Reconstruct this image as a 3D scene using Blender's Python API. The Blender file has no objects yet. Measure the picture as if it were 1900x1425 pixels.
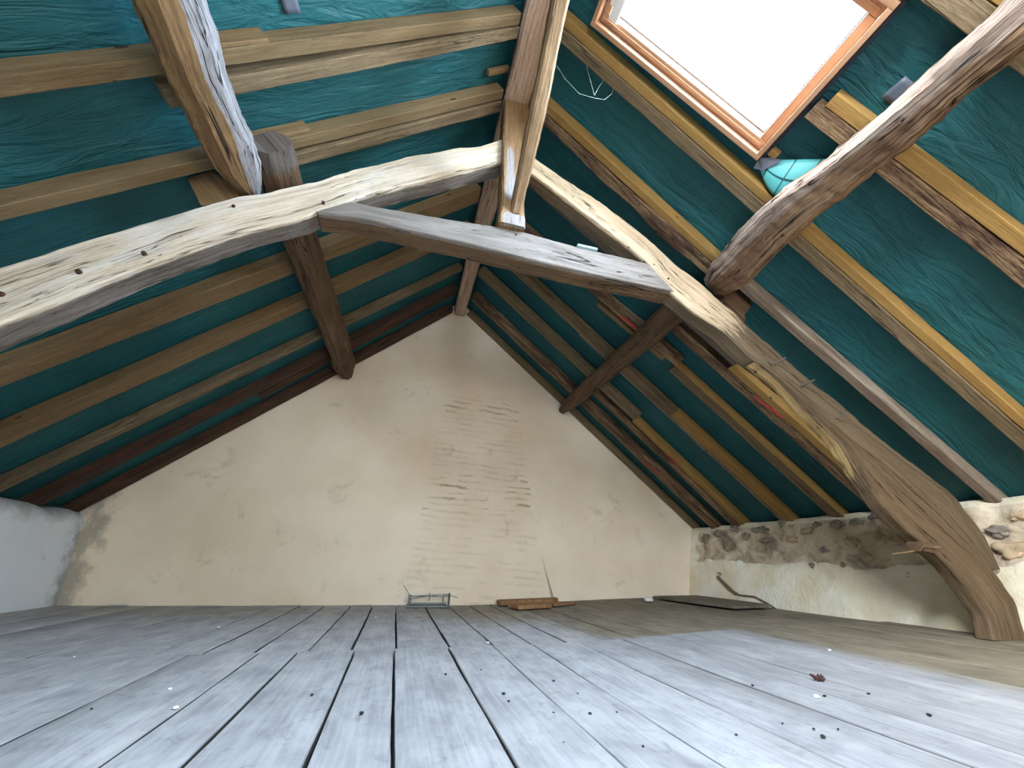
import bpy, bmesh, math, random
from mathutils import Vector, Matrix, noise
random.seed(7)
sc = bpy.context.scene
C = sc.collection

# ------------------------------------------------------------------ camera, sky, exposure
F_PX, CAM_H = 724.5, 0.45
YAW, PITCH, ROLL = (math.radians(a) for a in (14.63, 24.43, 1.5))
def cam_axes():
    f = Vector((math.sin(YAW)*math.cos(PITCH), math.cos(YAW)*math.cos(PITCH), math.sin(PITCH)))
    r = Vector((math.cos(YAW), -math.sin(YAW), 0)); u = r.cross(f)
    cr, sr = math.cos(ROLL), math.sin(ROLL)
    return r*cr + u*sr, u*cr - r*sr, f
RT, UP, FW = cam_axes()
CAM = Vector((0, 0, CAM_H))
cd = bpy.data.cameras.new('camera'); cam = bpy.data.objects.new('camera', cd); C.objects.link(cam)
cd.sensor_fit = 'HORIZONTAL'; cd.sensor_width = 36; cd.lens = F_PX/1900*36
cd.clip_start = 0.02
m = Matrix((RT, UP, -FW)).transposed().to_4x4(); m.translation = CAM
cam.matrix_world = m
sc.camera = cam

# hazy daylight: the sun stands behind thin cloud beyond the left slope, the blue side of the sky is on the right
w = bpy.data.worlds.new('hazy_sky'); sc.world = w; w.use_nodes = True
_nt = w.node_tree; bg = _nt.nodes['Background']; bg.inputs[1].default_value = 1.0
_sky = _nt.nodes.new('ShaderNodeTexSky'); _sky.sky_type = 'NISHITA'; _sky.sun_disc = False
_sky.sun_elevation = math.radians(42); _sky.sun_rotation = math.radians(-90); _sky.air_density = 1.0; _sky.dust_density = 5.0; _sky.ozone_density = 1.0
SKY_GAIN, CLOUD = 7.5, (30.0, 35.0, 42.0)
_m1 = _nt.nodes.new('ShaderNodeVectorMath'); _m1.operation = 'SCALE'; _m1.inputs['Scale'].default_value = SKY_GAIN
_m2 = _nt.nodes.new('ShaderNodeVectorMath'); _m2.operation = 'ADD'; _m2.inputs[1].default_value = CLOUD
_nt.links.new(_sky.outputs[0], _m1.inputs[0]); _nt.links.new(_m1.outputs[0], _m2.inputs[0]); _nt.links.new(_m2.outputs[0], bg.inputs[0])
sc.view_settings.view_transform = 'Standard'; sc.view_settings.look = 'None'
sc.view_settings.gamma = 1; sc.view_settings.use_curve_mapping = False
sc.view_settings.exposure = 0.78

# ------------------------------------------------------------------ measuring: pixels to points on the room's planes
def ray(px, py): return RT*((px-950)/F_PX) - UP*((py-712.5)/F_PX) + FW
def at_y(p, Y): v = ray(*p); return CAM + v*(Y/v.y)
def at_x(p, X): v = ray(*p); return CAM + v*(X/v.x)
def sstep(a, b, t):
    t = min(1, max(0, (t-a)/(b-a))); return t*t*(3-2*t)
def floor_z(x): return 0.09*sstep(0.6, 3.6, x)
def at_floor(p):
    v = ray(*p); z = 0
    for i in range(25):
        q = CAM + v*((z-CAM_H)/v.z); z = .5*z+.5*floor_z(q.x)
    return q
# roof slopes: s runs up the slope from the eave, y along the house, off is the height above the rafters' undersides
AL, AR = math.radians(41.8), math.radians(40.3)
PL, PR = Vector((-2.942, 0, 0.824)), Vector((3.891, 0, 0.94))
def slope(side):
    if side == 'L': return PL, Vector((math.cos(AL), 0, math.sin(AL))), Vector((-math.sin(AL), 0, math.cos(AL)))
    return PR, Vector((-math.cos(AR), 0, math.sin(AR))), Vector((math.sin(AR), 0, math.cos(AR)))
def roof(side, s, y, off=0.0):
    P, d, n = slope(side); q = P + d*s + n*off; return Vector((q.x, y, q.z))
GABLE, REAR = 4.90, -3.4
MEM = 0.10
T0 = 1.86                                # front of the truss

# ------------------------------------------------------------------ materials
def new_mat(name):
    M = bpy.data.materials.new(name); M.use_nodes = True
    nt = M.node_tree; b = nt.nodes['Principled BSDF']
    return M, nt, b
def nd(nt, t, **kw):
    n = nt.nodes.new(t)
    for k, v in kw.items():
        if k == 'ins':
            for i, x in v.items(): n.inputs[i].default_value = x
        else: setattr(n, k, v)
    return n
def ramp(nt, stops, interp='LINEAR'):
    r = nt.nodes.new('ShaderNodeValToRGB'); r.color_ramp.interpolation = interp
    els = r.color_ramp.elements
    while len(els) < len(stops): els.new(0.5)
    for e, (p, c) in zip(els, stops):
        e.position = p; e.color = (*c, 1) if len(c) == 3 else c
    return r
def mixc(nt, fac, a, b, mode='MIX'):
    n = nt.nodes.new('ShaderNodeMix'); n.data_type = 'RGBA'; n.blend_type = mode
    for sock, v in ((n.inputs[0], fac), (n.inputs[6], a), (n.inputs[7], b)):
        if isinstance(v, (tuple, list)): sock.default_value = (*v, 1) if len(v) == 3 else v
        elif isinstance(v, (int, float)): sock.default_value = v
        else: nt.links.new(v, sock)
    return n.outputs[2]
def math_n(nt, op, a, b=0.0, c=0.0):
    n = nt.nodes.new('ShaderNodeMath'); n.operation = op
    for i, v in enumerate((a, b, c)):
        if isinstance(v, (int, float)): n.inputs[i].default_value = v
        else: nt.links.new(v, n.inputs[i])
    return n.outputs[0]
def noise_n(nt, vec, scale, detail=4, rough=0.55, dist=0.0):
    n = nd(nt, 'ShaderNodeTexNoise'); n.inputs['Scale'].default_value = scale
    n.inputs['Detail'].default_value = detail; n.inputs['Roughness'].default_value = rough
    n.inputs['Distortion'].default_value = dist
    nt.links.new(vec, n.inputs['Vector']); return n.outputs['Fac']
def srgb(r, g, b):
    f = lambda c: (c/255/12.92) if c/255 <= 0.04045 else ((c/255+0.055)/1.055)**2.4
    return (f(r), f(g), f(b))

def wood(name, light, dark, blotch=None, blotch_amt=0.5, grain=1.0, crack=0.5, knots=0.3, bump=0.5, rough=0.8, second=None, length=1.0):
    """hewn or sawn timber: grain runs along u of the UV map (metres); 'second' = (light, dark) of a differently weathered
    skin, laid on where the vertex attribute 'blend' says so"""
    M, nt, b = new_mat(name)
    uv = nd(nt, 'ShaderNodeUVMap'); oi = nd(nt, 'ShaderNodeObjectInfo')
    off = nd(nt, 'ShaderNodeCombineXYZ')
    nt.links.new(math_n(nt, 'MULTIPLY', oi.outputs['Random'], 37.0), off.inputs[0])
    nt.links.new(math_n(nt, 'MULTIPLY', oi.outputs['Random'], 11.0), off.inputs[1])
    add = nd(nt, 'ShaderNodeVectorMath', operation='ADD')
    nt.links.new(uv.outputs[0], add.inputs[0]); nt.links.new(off.outputs[0], add.inputs[1])
    def mp(sx, sy):
        k = nd(nt, 'ShaderNodeMapping'); k.inputs['Scale'].default_value = (sx, sy, 1)
        nt.links.new(add.outputs[0], k.inputs[0]); return k.outputs[0]
    g1 = noise_n(nt, mp(2.6*length, 62), 1.0, 4, 0.68, 0.5)
    g2 = noise_n(nt, mp(1.5*length, 11), 1.0, 3, 0.62, 0.9)
    g3 = noise_n(nt, mp(26, 190), 1.0, 1, 0.6)
    gm = math_n(nt, 'ADD', math_n(nt, 'ADD', math_n(nt, 'MULTIPLY', g1, 0.45), math_n(nt, 'MULTIPLY', g2, 0.35)), math_n(nt, 'MULTIPLY', g3, 0.20))
    lo, hi = 0.5-0.15/max(grain, .01), 0.5+0.15/max(grain, .01)
    r = ramp(nt, [(max(0, lo), dark), (min(1, hi), light)])
    nt.links.new(gm, r.inputs[0]); col = r.outputs[0]
    if blotch:
        bl = noise_n(nt, mp(1.3*length, 6), 1.0, 4, 0.66, 0.7)
        rb = ramp(nt, [(0.47, (0, 0, 0)), (0.62, (1, 1, 1))]); nt.links.new(bl, rb.inputs[0])
        col = mixc(nt, math_n(nt, 'MULTIPLY', rb.outputs[0], blotch_amt), col, blotch)
    if second:
        at = nd(nt, 'ShaderNodeAttribute', attribute_name='blend')
        r2 = ramp(nt, [(max(0, lo), second[1]), (min(1, hi), second[0])]); nt.links.new(gm, r2.inputs[0])
        jag = math_n(nt, 'ADD', at.outputs['Fac'], math_n(nt, 'MULTIPLY', math_n(nt, 'SUBTRACT', noise_n(nt, mp(5, 26), 1.0, 5, 0.7), 0.5), 0.9))
        rj = ramp(nt, [(0.42, (0, 0, 0)), (0.58, (1, 1, 1))]); nt.links.new(jag, rj.inputs[0])
        col = mixc(nt, rj.outputs[0], col, r2.outputs[0])
    hgt = math_n(nt, 'ADD', math_n(nt, 'MULTIPLY', g1, 0.8), math_n(nt, 'MULTIPLY', g2, 0.6))
    if crack > 0:
        for sx, sy, wd, th in ((0.5, 11, 0.007, 0.50), (1.1, 24, 0.010, 0.54)):
            c = noise_n(nt, mp(sx*length, sy), 1.0, 3, 0.55, 0.6)
            band = ramp(nt, [(wd*0.35, (1, 1, 1)), (wd, (0, 0, 0))])
            nt.links.new(math_n(nt, 'ABSOLUTE', math_n(nt, 'SUBTRACT', c, 0.48)), band.inputs[0])
            msk = ramp(nt, [(th-.02, (0, 0, 0)), (th+.02, (1, 1, 1))]); nt.links.new(noise_n(nt, mp(0.9, 3.0+sy*.1), 1.0, 1), msk.inputs[0])
            cr = math_n(nt, 'MULTIPLY', math_n(nt, 'MULTIPLY', band.outputs[0], msk.outputs[0]), crack)
            col = mixc(nt, cr, col, (dark[0]*.12, dark[1]*.10, dark[2]*.09))
            hgt = math_n(nt, 'SUBTRACT', hgt, math_n(nt, 'MULTIPLY', cr, 1.2))
    if knots > 0:
        for sx, sy, k0, k1 in ((2.1, 6.5, 0.50, 0.17), (5.5, 17, 0.62, 0.17)):
            v = nd(nt, 'ShaderNodeTexVoronoi'); v.inputs['Scale'].default_value = 1.0
            nt.links.new(mp(sx, sy), v.inputs['Vector'])
            wn = nd(nt, 'ShaderNodeTexWhiteNoise', noise_dimensions='3D'); nt.links.new(v.outputs['Position'], wn.inputs['Vector'])
            sz = math_n(nt, 'MULTIPLY', math_n(nt, 'MAXIMUM', math_n(nt, 'SUBTRACT', wn.outputs['Value'], k0), 0), k1)
            kk = math_n(nt, 'MULTIPLY', math_n(nt, 'LESS_THAN', v.outputs['Distance'], sz), knots)
            col = mixc(nt, kk, col, (dark[0]*.18, dark[1]*.14, dark[2]*.11))
    nt.links.new(col, b.inputs['Base Color']); b.inputs['Roughness'].default_value = rough
    b.inputs['Specular IOR Level'].default_value = 0.2
    bp = nd(nt, 'ShaderNodeBump'); bp.inputs['Strength'].default_value = bump; bp.inputs['Distance'].default_value = 0.012
    nt.links.new(hgt, bp.inputs['Height']); nt.links.new(bp.outputs[0], b.inputs['Normal'])
    return M

def plain(name, col, rough=0.6, metal=0.0, var=0.0, scale=30):
    M, nt, b = new_mat(name)
    b.inputs['Roughness'].default_value = rough; b.inputs['Metallic'].default_value = metal
    tc = nd(nt, 'ShaderNodeTexCoord')
    n = noise_n(nt, tc.outputs['Object'], scale, 4)
    r = ramp(nt, [(0.3, tuple(c*(1-var) for c in col)), (0.7, tuple(min(1, c*(1+var)) for c in col))])
    nt.links.new(n, r.inputs[0]); nt.links.new(r.outputs[0], b.inputs['Base Color'])
    return M

W = {}
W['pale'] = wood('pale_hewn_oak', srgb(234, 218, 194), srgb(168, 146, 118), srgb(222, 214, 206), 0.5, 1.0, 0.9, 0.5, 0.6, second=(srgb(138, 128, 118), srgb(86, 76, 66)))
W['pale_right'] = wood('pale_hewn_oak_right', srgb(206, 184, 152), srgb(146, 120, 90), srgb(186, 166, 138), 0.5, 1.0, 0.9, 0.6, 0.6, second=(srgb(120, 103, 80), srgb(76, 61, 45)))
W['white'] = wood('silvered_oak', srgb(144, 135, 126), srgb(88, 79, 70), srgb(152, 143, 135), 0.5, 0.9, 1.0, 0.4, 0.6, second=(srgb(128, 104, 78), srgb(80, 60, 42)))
W['post'] = wood('worn_post_oak', srgb(126, 104, 78), srgb(76, 59, 43), srgb(96, 77, 57), 0.6, 1.1, 0.8, 0.4, 0.8, second=(srgb(196, 166, 114), srgb(140, 108, 66)))
W['king'] = wood('king_post_oak', srgb(166, 134, 96), srgb(108, 80, 54), srgb(132, 102, 70), 0.6, 1.1, 0.9, 0.4, 0.7, second=(srgb(168, 160, 156), srgb(118, 108, 102)))
W['tan'] = wood('tan_oak', srgb(150, 122, 90), srgb(94, 71, 48), srgb(118, 92, 64), 0.6, 1.3, 0.9, 0.5, 0.8)
W['leaning'] = wood('leaning_purlin_oak', srgb(160, 128, 88), srgb(98, 72, 46), srgb(118, 88, 58), 0.6, 1.3, 1.0, 0.5, 0.9, second=(srgb(176, 172, 172), srgb(104, 98, 96)))
W['splintered'] = wood('splintered_purlin_oak', srgb(140, 112, 84), srgb(80, 58, 42), srgb(96, 70, 52), 0.6, 1.5, 1.0, 0.3, 1.2, second=(srgb(168, 150, 136), srgb(92, 72, 60)))
W['ridge'] = wood('brown_ridge_oak', srgb(212, 184, 160), srgb(152, 124, 104), srgb(172, 144, 122), 0.6, 1.3, 0.9, 0.4, 0.8)
W['grey'] = wood('grey_weathered_oak', srgb(122, 110, 98), srgb(70, 58, 48), srgb(94, 84, 74), 0.5, 1.2, 0.8, 0.3, 0.7)
W['brown'] = wood('brown_old_oak', srgb(124, 98, 74), srgb(70, 50, 36), srgb(88, 66, 48), 0.6, 1.3, 0.9, 0.4, 0.8, second=(srgb(122, 112, 104), srgb(72, 62, 54)))
W['dark'] = wood('dark_old_rafter', srgb(98, 70, 50), srgb(48, 31, 24), srgb(64, 42, 34), 0.6, 1.2, 0.6, 0.3, 0.7)
W['red'] = wood('red_brown_rafter', srgb(96, 70, 54), srgb(50, 32, 26), srgb(64, 42, 36), 0.6, 1.1, 0.5, 0.3, 0.6)
W['pine'] = wood('sawn_pine', srgb(150, 124, 90), srgb(108, 84, 56), srgb(128, 102, 70), 0.5, 1.0, 0.3, 0.8, 0.4)
W['yellow'] = wood('new_yellow_pine', srgb(176, 139, 80), srgb(132, 97, 52), srgb(152, 118, 66), 0.5, 1.0, 0.2, 0.8, 0.3)
W['bleached'] = wood('greenish_new_pine', srgb(138, 116, 84), srgb(98, 78, 54), srgb(124, 108, 80), 0.5, 1.0, 0.3, 0.8, 0.35)
W['mottled'] = wood('mottled_old_rafter', srgb(164, 134, 100), srgb(72, 48, 38), srgb(72, 48, 42), 0.85, 1.7, 0.7, 0.4, 0.8)
W['silver'] = wood('silver_grey_rafter', srgb(164, 150, 132), srgb(104, 82, 66), srgb(110, 88, 74), 0.7, 1.2, 0.5, 0.5, 0.5)
W['drab'] = wood('drab_old_rafter', srgb(146, 126, 97), srgb(88, 71, 51), srgb(110, 92, 68), 0.6, 1.2, 0.6, 0.7, 0.6)
W['window'] = wood('varnished_window_pine', srgb(192, 150, 116), srgb(160, 116, 84), srgb(180, 136, 104), 0.3, 0.7, 0, 0.15, 0.05, 0.4)
W['sap'] = wood('torn_sapwood', srgb(206, 174, 122), srgb(160, 124, 78), srgb(182, 156, 112), 0.5, 1.0, 0.3, 0, 0.8)

def floor_wood(name, light, dark, dirt, light2=None, dark2=None):
    M, nt, b = new_mat(name)
    tc = nd(nt, 'ShaderNodeTexCoord'); oi = nd(nt, 'ShaderNodeObjectInfo')
    off = nd(nt, 'ShaderNodeVectorMath', operation='ADD')
    cx = nd(nt, 'ShaderNodeCombineXYZ'); nt.links.new(math_n(nt, 'MULTIPLY', oi.outputs['Random'], 30), cx.inputs[1])
    nt.links.new(tc.outputs['Object'], off.inputs[0]); nt.links.new(cx.outputs[0], off.inputs[1])
    def mp(sx, sy):
        k = nd(nt, 'ShaderNodeMapping'); k.inputs['Scale'].default_value = (sx, sy, 1)
        nt.links.new(off.outputs[0], k.inputs[0]); return k.outputs[0]
    g1 = noise_n(nt, mp(60, 2.5), 1, 5, 0.65, 0.3); g2 = noise_n(nt, mp(7, 3.5), 1, 6, 0.65, 0.5)
    gm = math_n(nt, 'ADD', math_n(nt, 'MULTIPLY', g1, 0.4), math_n(nt, 'MULTIPLY', g2, 0.6))
    r = ramp(nt, [(0.36, dark), (0.6, light)]); nt.links.new(gm, r.inputs[0])
    base_c = r.outputs[0]
    if light2:
        at = nd(nt, 'ShaderNodeAttribute', attribute_name='bare')
        r2 = ramp(nt, [(0.36, dark2), (0.6, light2)]); nt.links.new(gm, r2.inputs[0])
        jag = math_n(nt, 'ADD', at.outputs['Fac'], math_n(nt, 'MULTIPLY', math_n(nt, 'SUBTRACT', noise_n(nt, mp(9, 2.5), 1, 5, 0.65), 0.5), 0.55))
        rj = ramp(nt, [(0.25, (0, 0, 0)), (0.75, (1, 1, 1))]); nt.links.new(jag, rj.inputs[0])
        base_c = mixc(nt, rj.outputs[0], base_c, r2.outputs[0])
    d = noise_n(nt, mp(14, 9), 1, 6, 0.7, 0.8); rd = ramp(nt, [(0.56, (0, 0, 0)), (0.72, (1, 1, 1))]); nt.links.new(d, rd.inputs[0])
    col = mixc(nt, math_n(nt, 'MULTIPLY', rd.outputs[0], 0.55), base_c, dirt)
    sp = noise_n(nt, mp(90, 70), 1, 2, 0.5); rs = ramp(nt, [(0.74, (0, 0, 0)), (0.77, (1, 1, 1))]); nt.links.new(sp, rs.inputs[0])
    col = mixc(nt, math_n(nt, 'MULTIPLY', rs.outputs[0], 0.5), col, tuple(c*.25 for c in dirt))
    val = nd(nt, 'ShaderNodeHueSaturation'); nt.links.new(col, val.inputs['Color'])
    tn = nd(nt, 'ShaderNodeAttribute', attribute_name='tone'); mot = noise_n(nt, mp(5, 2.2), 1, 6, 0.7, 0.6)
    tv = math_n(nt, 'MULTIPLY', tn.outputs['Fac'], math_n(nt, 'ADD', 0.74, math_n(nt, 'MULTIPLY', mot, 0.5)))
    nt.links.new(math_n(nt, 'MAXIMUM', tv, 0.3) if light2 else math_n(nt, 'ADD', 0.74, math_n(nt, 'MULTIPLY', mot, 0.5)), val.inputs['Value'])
    nt.links.new(val.outputs[0], b.inputs['Base Color']); b.inputs['Roughness'].default_value = 0.75
    b.inputs['Specular IOR Level'].default_value = 0.3
    bp = nd(nt, 'ShaderNodeBump'); bp.inputs['Strength'].default_value = 0.3; bp.inputs['Distance'].default_value = 0.006
    nt.links.new(gm, bp.inputs['Height']); nt.links.new(bp.outputs[0], b.inputs['Normal'])
    return M
W['floor_pale'] = floor_wood('limed_floor_boards', srgb(176, 172, 169), srgb(140, 136, 135), srgb(108, 104, 103), srgb(158, 144, 122), srgb(116, 104, 86))
W['floor_brown'] = floor_wood('bare_brown_floor_boards', srgb(124, 113, 95), srgb(88, 79, 65), srgb(70, 62, 52))
W['gap'] = plain('dark_dust_under_boards', srgb(52, 45, 39), 0.95, 0, 0.35, 60)

def membrane_mat():
    M, nt, b = new_mat('green_roofing_membrane')
    tc = nd(nt, 'ShaderNodeTexCoord')
    n1 = noise_n(nt, tc.outputs['Object'], 260, 2, 0.6); n2 = noise_n(nt, tc.outputs['Object'], 2.2, 5, 0.6)
    gm = math_n(nt, 'ADD', math_n(nt, 'MULTIPLY', n1, 0.35), math_n(nt, 'MULTIPLY', n2, 0.65))
    r = ramp(nt, [(0.3, srgb(24, 76, 80)), (0.7, srgb(38, 102, 106))]); nt.links.new(gm, r.inputs[0])
    nt.links.new(r.outputs[0], b.inputs['Base Color']); b.inputs['Roughness'].default_value = 0.55
    b.inputs['Specular IOR Level'].default_value = 0.3
    mp = nd(nt, 'ShaderNodeMapping'); mp.inputs['Scale'].default_value = (3, 14, 3); nt.links.new(tc.outputs['Object'], mp.inputs[0])
    wr = noise_n(nt, mp.outputs[0], 1, 4, 0.6, 1.2)
    bp = nd(nt, 'ShaderNodeBump'); bp.inputs['Strength'].default_value = 0.7; bp.inputs['Distance'].default_value = 0.04
    nt.links.new(wr, bp.inputs['Height']); nt.links.new(bp.outputs[0], b.inputs['Normal'])
    return M
W['membrane'] = membrane_mat()

def plaster_mat(name, kind):
    M, nt, b = new_mat(name)
    geo = nd(nt, 'ShaderNodeNewGeometry'); P = geo.outputs['Position']
    sep = nd(nt, 'ShaderNodeSeparateXYZ'); nt.links.new(P, sep.inputs[0])
    n1 = noise_n(nt, P, 1.3, 5, 0.55); n2 = noise_n(nt, P, 9, 6, 0.65); n3 = noise_n(nt, P, 40, 4, 0.6)
    base = ramp(nt, [(0.35, srgb(226, 230, 236)), (0.65, srgb(238, 242, 246))] if kind == 'left' else [(0.35, srgb(236, 213, 184)), (0.65, srgb(248, 229, 204))]); nt.links.new(n1, base.inputs[0])
    col = base.outputs[0]
    h = math_n(nt, 'ADD', math_n(nt, 'MULTIPLY', n2, 0.5), math_n(nt, 'MULTIPLY', n1, 0.8))
    # smudges
    sm = ramp(nt, [(0.60, (0, 0, 0)), (0.76, (1, 1, 1))]); nt.links.new(noise_n(nt, P, 3.4, 6, 0.68, 0.6), sm.inputs[0])
    col = mixc(nt, math_n(nt, 'MULTIPLY', sm.outputs[0], 0.45), col, srgb(160, 146, 124))
    if kind == 'gable':
        x, z = sep.outputs[0], sep.outputs[2]
        # ghost of the brick flue under the plaster: courses 75 mm high inside a tapering stack
        zz = math_n(nt, 'ADD', z, math_n(nt, 'MULTIPLY', math_n(nt, 'SUBTRACT', noise_n(nt, P, 4, 4), 0.5), 0.075))
        fr = math_n(nt, 'FRACT', math_n(nt, 'DIVIDE', math_n(nt, 'ADD', zz, math_n(nt, 'MULTIPLY', x, 0.04)), 0.074))
        lr = ramp(nt, [(0.10, (1, 1, 1)), (0.30, (0, 0, 0))]); nt.links.new(math_n(nt, 'ABSOLUTE', math_n(nt, 'SUBTRACT', fr, 0.5)), lr.inputs[0])
        line = lr.outputs[0]
        tt = math_n(nt, 'DIVIDE', z, 2.5)
        lft = math_n(nt, 'ADD', 0.13, math_n(nt, 'MULTIPLY', tt, 0.24)); rgt = math_n(nt, 'SUBTRACT', 1.75, math_n(nt, 'MULTIPLY', tt, 0.40))
        jit = math_n(nt, 'MULTIPLY', math_n(nt, 'SUBTRACT', n2, 0.5), 0.25)
        xj = math_n(nt, 'ADD', x, jit)
        ins = math_n(nt, 'MULTIPLY', math_n(nt, 'GREATER_THAN', xj, lft), math_n(nt, 'LESS_THAN', xj, rgt))
        ins = math_n(nt, 'MULTIPLY', ins, math_n(nt, 'LESS_THAN', z, 2.52))
        mp = nd(nt, 'ShaderNodeMapping'); mp.inputs['Scale'].default_value = (2.3, 1, 12); nt.links.new(P, mp.inputs[0])
        pat = ramp(nt, [(0.48, (0, 0, 0)), (0.60, (1, 1, 1))]); nt.links.new(noise_n(nt, mp.outputs[0], 1, 6, 0.72), pat.inputs[0])
        band = math_n(nt, 'SUBTRACT', 1.0, math_n(nt, 'MULTIPLY', math_n(nt, 'ABSOLUTE', math_n(nt, 'SUBTRACT', z, 1.24)), 2.2))
        band2 = math_n(nt, 'SUBTRACT', 0.75, math_n(nt, 'MULTIPLY', math_n(nt, 'ABSOLUTE', math_n(nt, 'SUBTRACT', z, 2.30)), 2.6))
        amt = math_n(nt, 'MAXIMUM', math_n(nt, 'MAXIMUM', band, band2), 0.22)
        st = math_n(nt, 'MULTIPLY', math_n(nt, 'MULTIPLY', line, ins), math_n(nt, 'MULTIPLY', pat.outputs[0], amt))
        soft = noise_n(nt, P, 60, 3, 0.7)
        st = math_n(nt, 'MULTIPLY', st, math_n(nt, 'ADD', 0.5, soft))
        col = mixc(nt, math_n(nt, 'MINIMUM', st, 0.8), col, srgb(164, 138, 98))
        h = math_n(nt, 'SUBTRACT', h, math_n(nt, 'MULTIPLY', math_n(nt, 'MULTIPLY', line, ins), 0.12))
        # narrow grey scar beside the flue foot
        dxs = math_n(nt, 'ABSOLUTE', math_n(nt, 'SUBTRACT', x, math_n(nt, 'SUBTRACT', 1.86, math_n(nt, 'MULTIPLY', z, 0.30))))
        scar = math_n(nt, 'LESS_THAN', math_n(nt, 'ADD', dxs, math_n(nt, 'MULTIPLY', math_n(nt, 'SUBTRACT', n2, 0.5), 0.02)), math_n(nt, 'SUBTRACT', 0.022, math_n(nt, 'MULTIPLY', z, 0.045)))
        col = mixc(nt, math_n(nt, 'MULTIPLY', scar, 0.7), col, srgb(140, 124, 98))
    if kind == 'left' or kind == 'gable':
        # grey damp stains in the low left corner and along the left verge
        x, z = sep.outputs[0], sep.outputs[2]
        yy = sep.outputs[1]
        dx = math_n(nt, 'ABSOLUTE', math_n(nt, 'ADD', x, 2.86)); dy = math_n(nt, 'ABSOLUTE', math_n(nt, 'SUBTRACT', yy, 4.9))
        dd = math_n(nt, 'ADD', dx, dy)
        nr = math_n(nt, 'ADD', dd, math_n(nt, 'MULTIPLY', math_n(nt, 'SUBTRACT', noise_n(nt, P, 7, 5, 0.7), 0.5), 0.5))
        rc = ramp(nt, [(0.02, (1, 1, 1)), (0.16, (0, 0, 0))]); nt.links.new(nr, rc.inputs[0])
        col = mixc(nt, math_n(nt, 'MULTIPLY', rc.outputs[0], 0.6), col, srgb(120, 116, 106))
        top = math_n(nt, 'ADD', math_n(nt, 'SUBTRACT', 0.90, z), math_n(nt, 'MULTIPLY', math_n(nt, 'SUBTRACT', noise_n(nt, P, 6, 5, 0.7), 0.5), 0.35))
        rt = ramp(nt, [(0.04, (1, 1, 1)), (0.26, (0, 0, 0))]); nt.links.new(top, rt.inputs[0])
        lm = math_n(nt, 'LESS_THAN', x, -2.2)
        if kind == 'left':
            col = mixc(nt, math_n(nt, 'MULTIPLY', math_n(nt, 'MULTIPLY', rt.outputs[0], lm), 0.75), col, srgb(112, 108, 100))
    nt.links.new(col, b.inputs['Base Color']); b.inputs['Roughness'].default_value = 0.92
    b.inputs['Specular IOR Level'].default_value = 0.15
    bp = nd(nt, 'ShaderNodeBump'); bp.inputs['Strength'].default_value = 0.25; bp.inputs['Distance'].default_value = 0.03
    nt.links.new(h, bp.inputs['Height']); nt.links.new(bp.outputs[0], b.inputs['Normal'])
    return M
W['gable'] = plaster_mat('cream_gable_plaster', 'gable')
W['plaster_left'] = plaster_mat('white_plaster', 'left')
W['plaster_rear'] = plaster_mat('plain_plaster', 'rear')

def rubble_mat():
    M, nt, b = new_mat('rubble_and_broken_plaster')
    geo = nd(nt, 'ShaderNodeNewGeometry'); P = geo.outputs['Position']
    at = nd(nt, 'ShaderNodeAttribute', attribute_name='plaster')
    n1 = noise_n(nt, P, 4.5, 6, 0.65, 0.4); n2 = noise_n(nt, P, 30, 5, 0.65)
    st = ramp(nt, [(0.34, srgb(150, 132, 112)), (0.5, srgb(204, 184, 156)), (0.66, srgb(226, 208, 182))]); nt.links.new(n1, st.inputs[0])
    pl = ramp(nt, [(0.36, srgb(226, 210, 174)), (0.6, srgb(242, 232, 210))]); nt.links.new(noise_n(nt, P, 3.0, 5, 0.6), pl.inputs[0])
    pm = math_n(nt, 'ADD', at.outputs['Fac'], math_n(nt, 'MULTIPLY', math_n(nt, 'SUBTRACT', n2, 0.5), 0.5))
    rp = ramp(nt, [(0.42, (0, 0, 0)), (0.58, (1, 1, 1))]); nt.links.new(pm, rp.inputs[0])
    col = mixc(nt, rp.outputs[0], st.outputs[0], pl.outputs[0])
    pit = ramp(nt, [(0.68, (0, 0, 0)), (0.74, (1, 1, 1))]); nt.links.new(noise_n(nt, P, 16, 4, 0.6), pit.inputs[0])
    col = mixc(nt, math_n(nt, 'MULTIPLY', pit.outputs[0], 0.55), col, srgb(96, 84, 72))
    nt.links.new(col, b.inputs['Base Color']); b.inputs['Roughness'].default_value = 0.95
    b.inputs['Specular IOR Level'].default_value = 0.1
    bp = nd(nt, 'ShaderNodeBump'); bp.inputs['Strength'].default_value = 0.6; bp.inputs['Distance'].default_value = 0.02
    nt.links.new(math_n(nt, 'ADD', n2, n1), bp.inputs['Height']); nt.links.new(bp.outputs[0], b.inputs['Normal'])
    return M
W['rubble'] = rubble_mat()
W['stone'] = plain('grey_brown_stone', srgb(146, 126, 104), 0.95, 0, 0.4, 14)
W['stone_grey'] = plain('grey_stone', srgb(142, 130, 116), 0.95, 0, 0.4, 14)
W['stone_pink'] = plain('pinkish_stone', srgb(188, 162, 130), 0.95, 0, 0.3, 14)
W['steel'] = plain('galvanised_steel', srgb(110, 112, 108), 0.45, 0.8, 0.2, 40)
W['iron'] = plain('dark_iron', srgb(58, 46, 38), 0.7, 0.5, 0.3, 40)
W['lead'] = plain('grey_sheet_flashing', srgb(120, 122, 134), 0.5, 0.2, 0.1, 10)
W['alu'] = plain('dark_window_cladding', srgb(24, 25, 34), 0.6, 0.0, 0.05, 10)
W['black'] = plain('black_gasket', srgb(34, 34, 44), 0.7, 0, 0.1, 10)
W['whitebar'] = plain('white_plastic', srgb(232, 232, 228), 0.4, 0, 0.03, 10)
W['tape'] = plain('grey_adhesive_tape', srgb(92, 96, 108), 0.5, 0, 0.1, 12)
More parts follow.
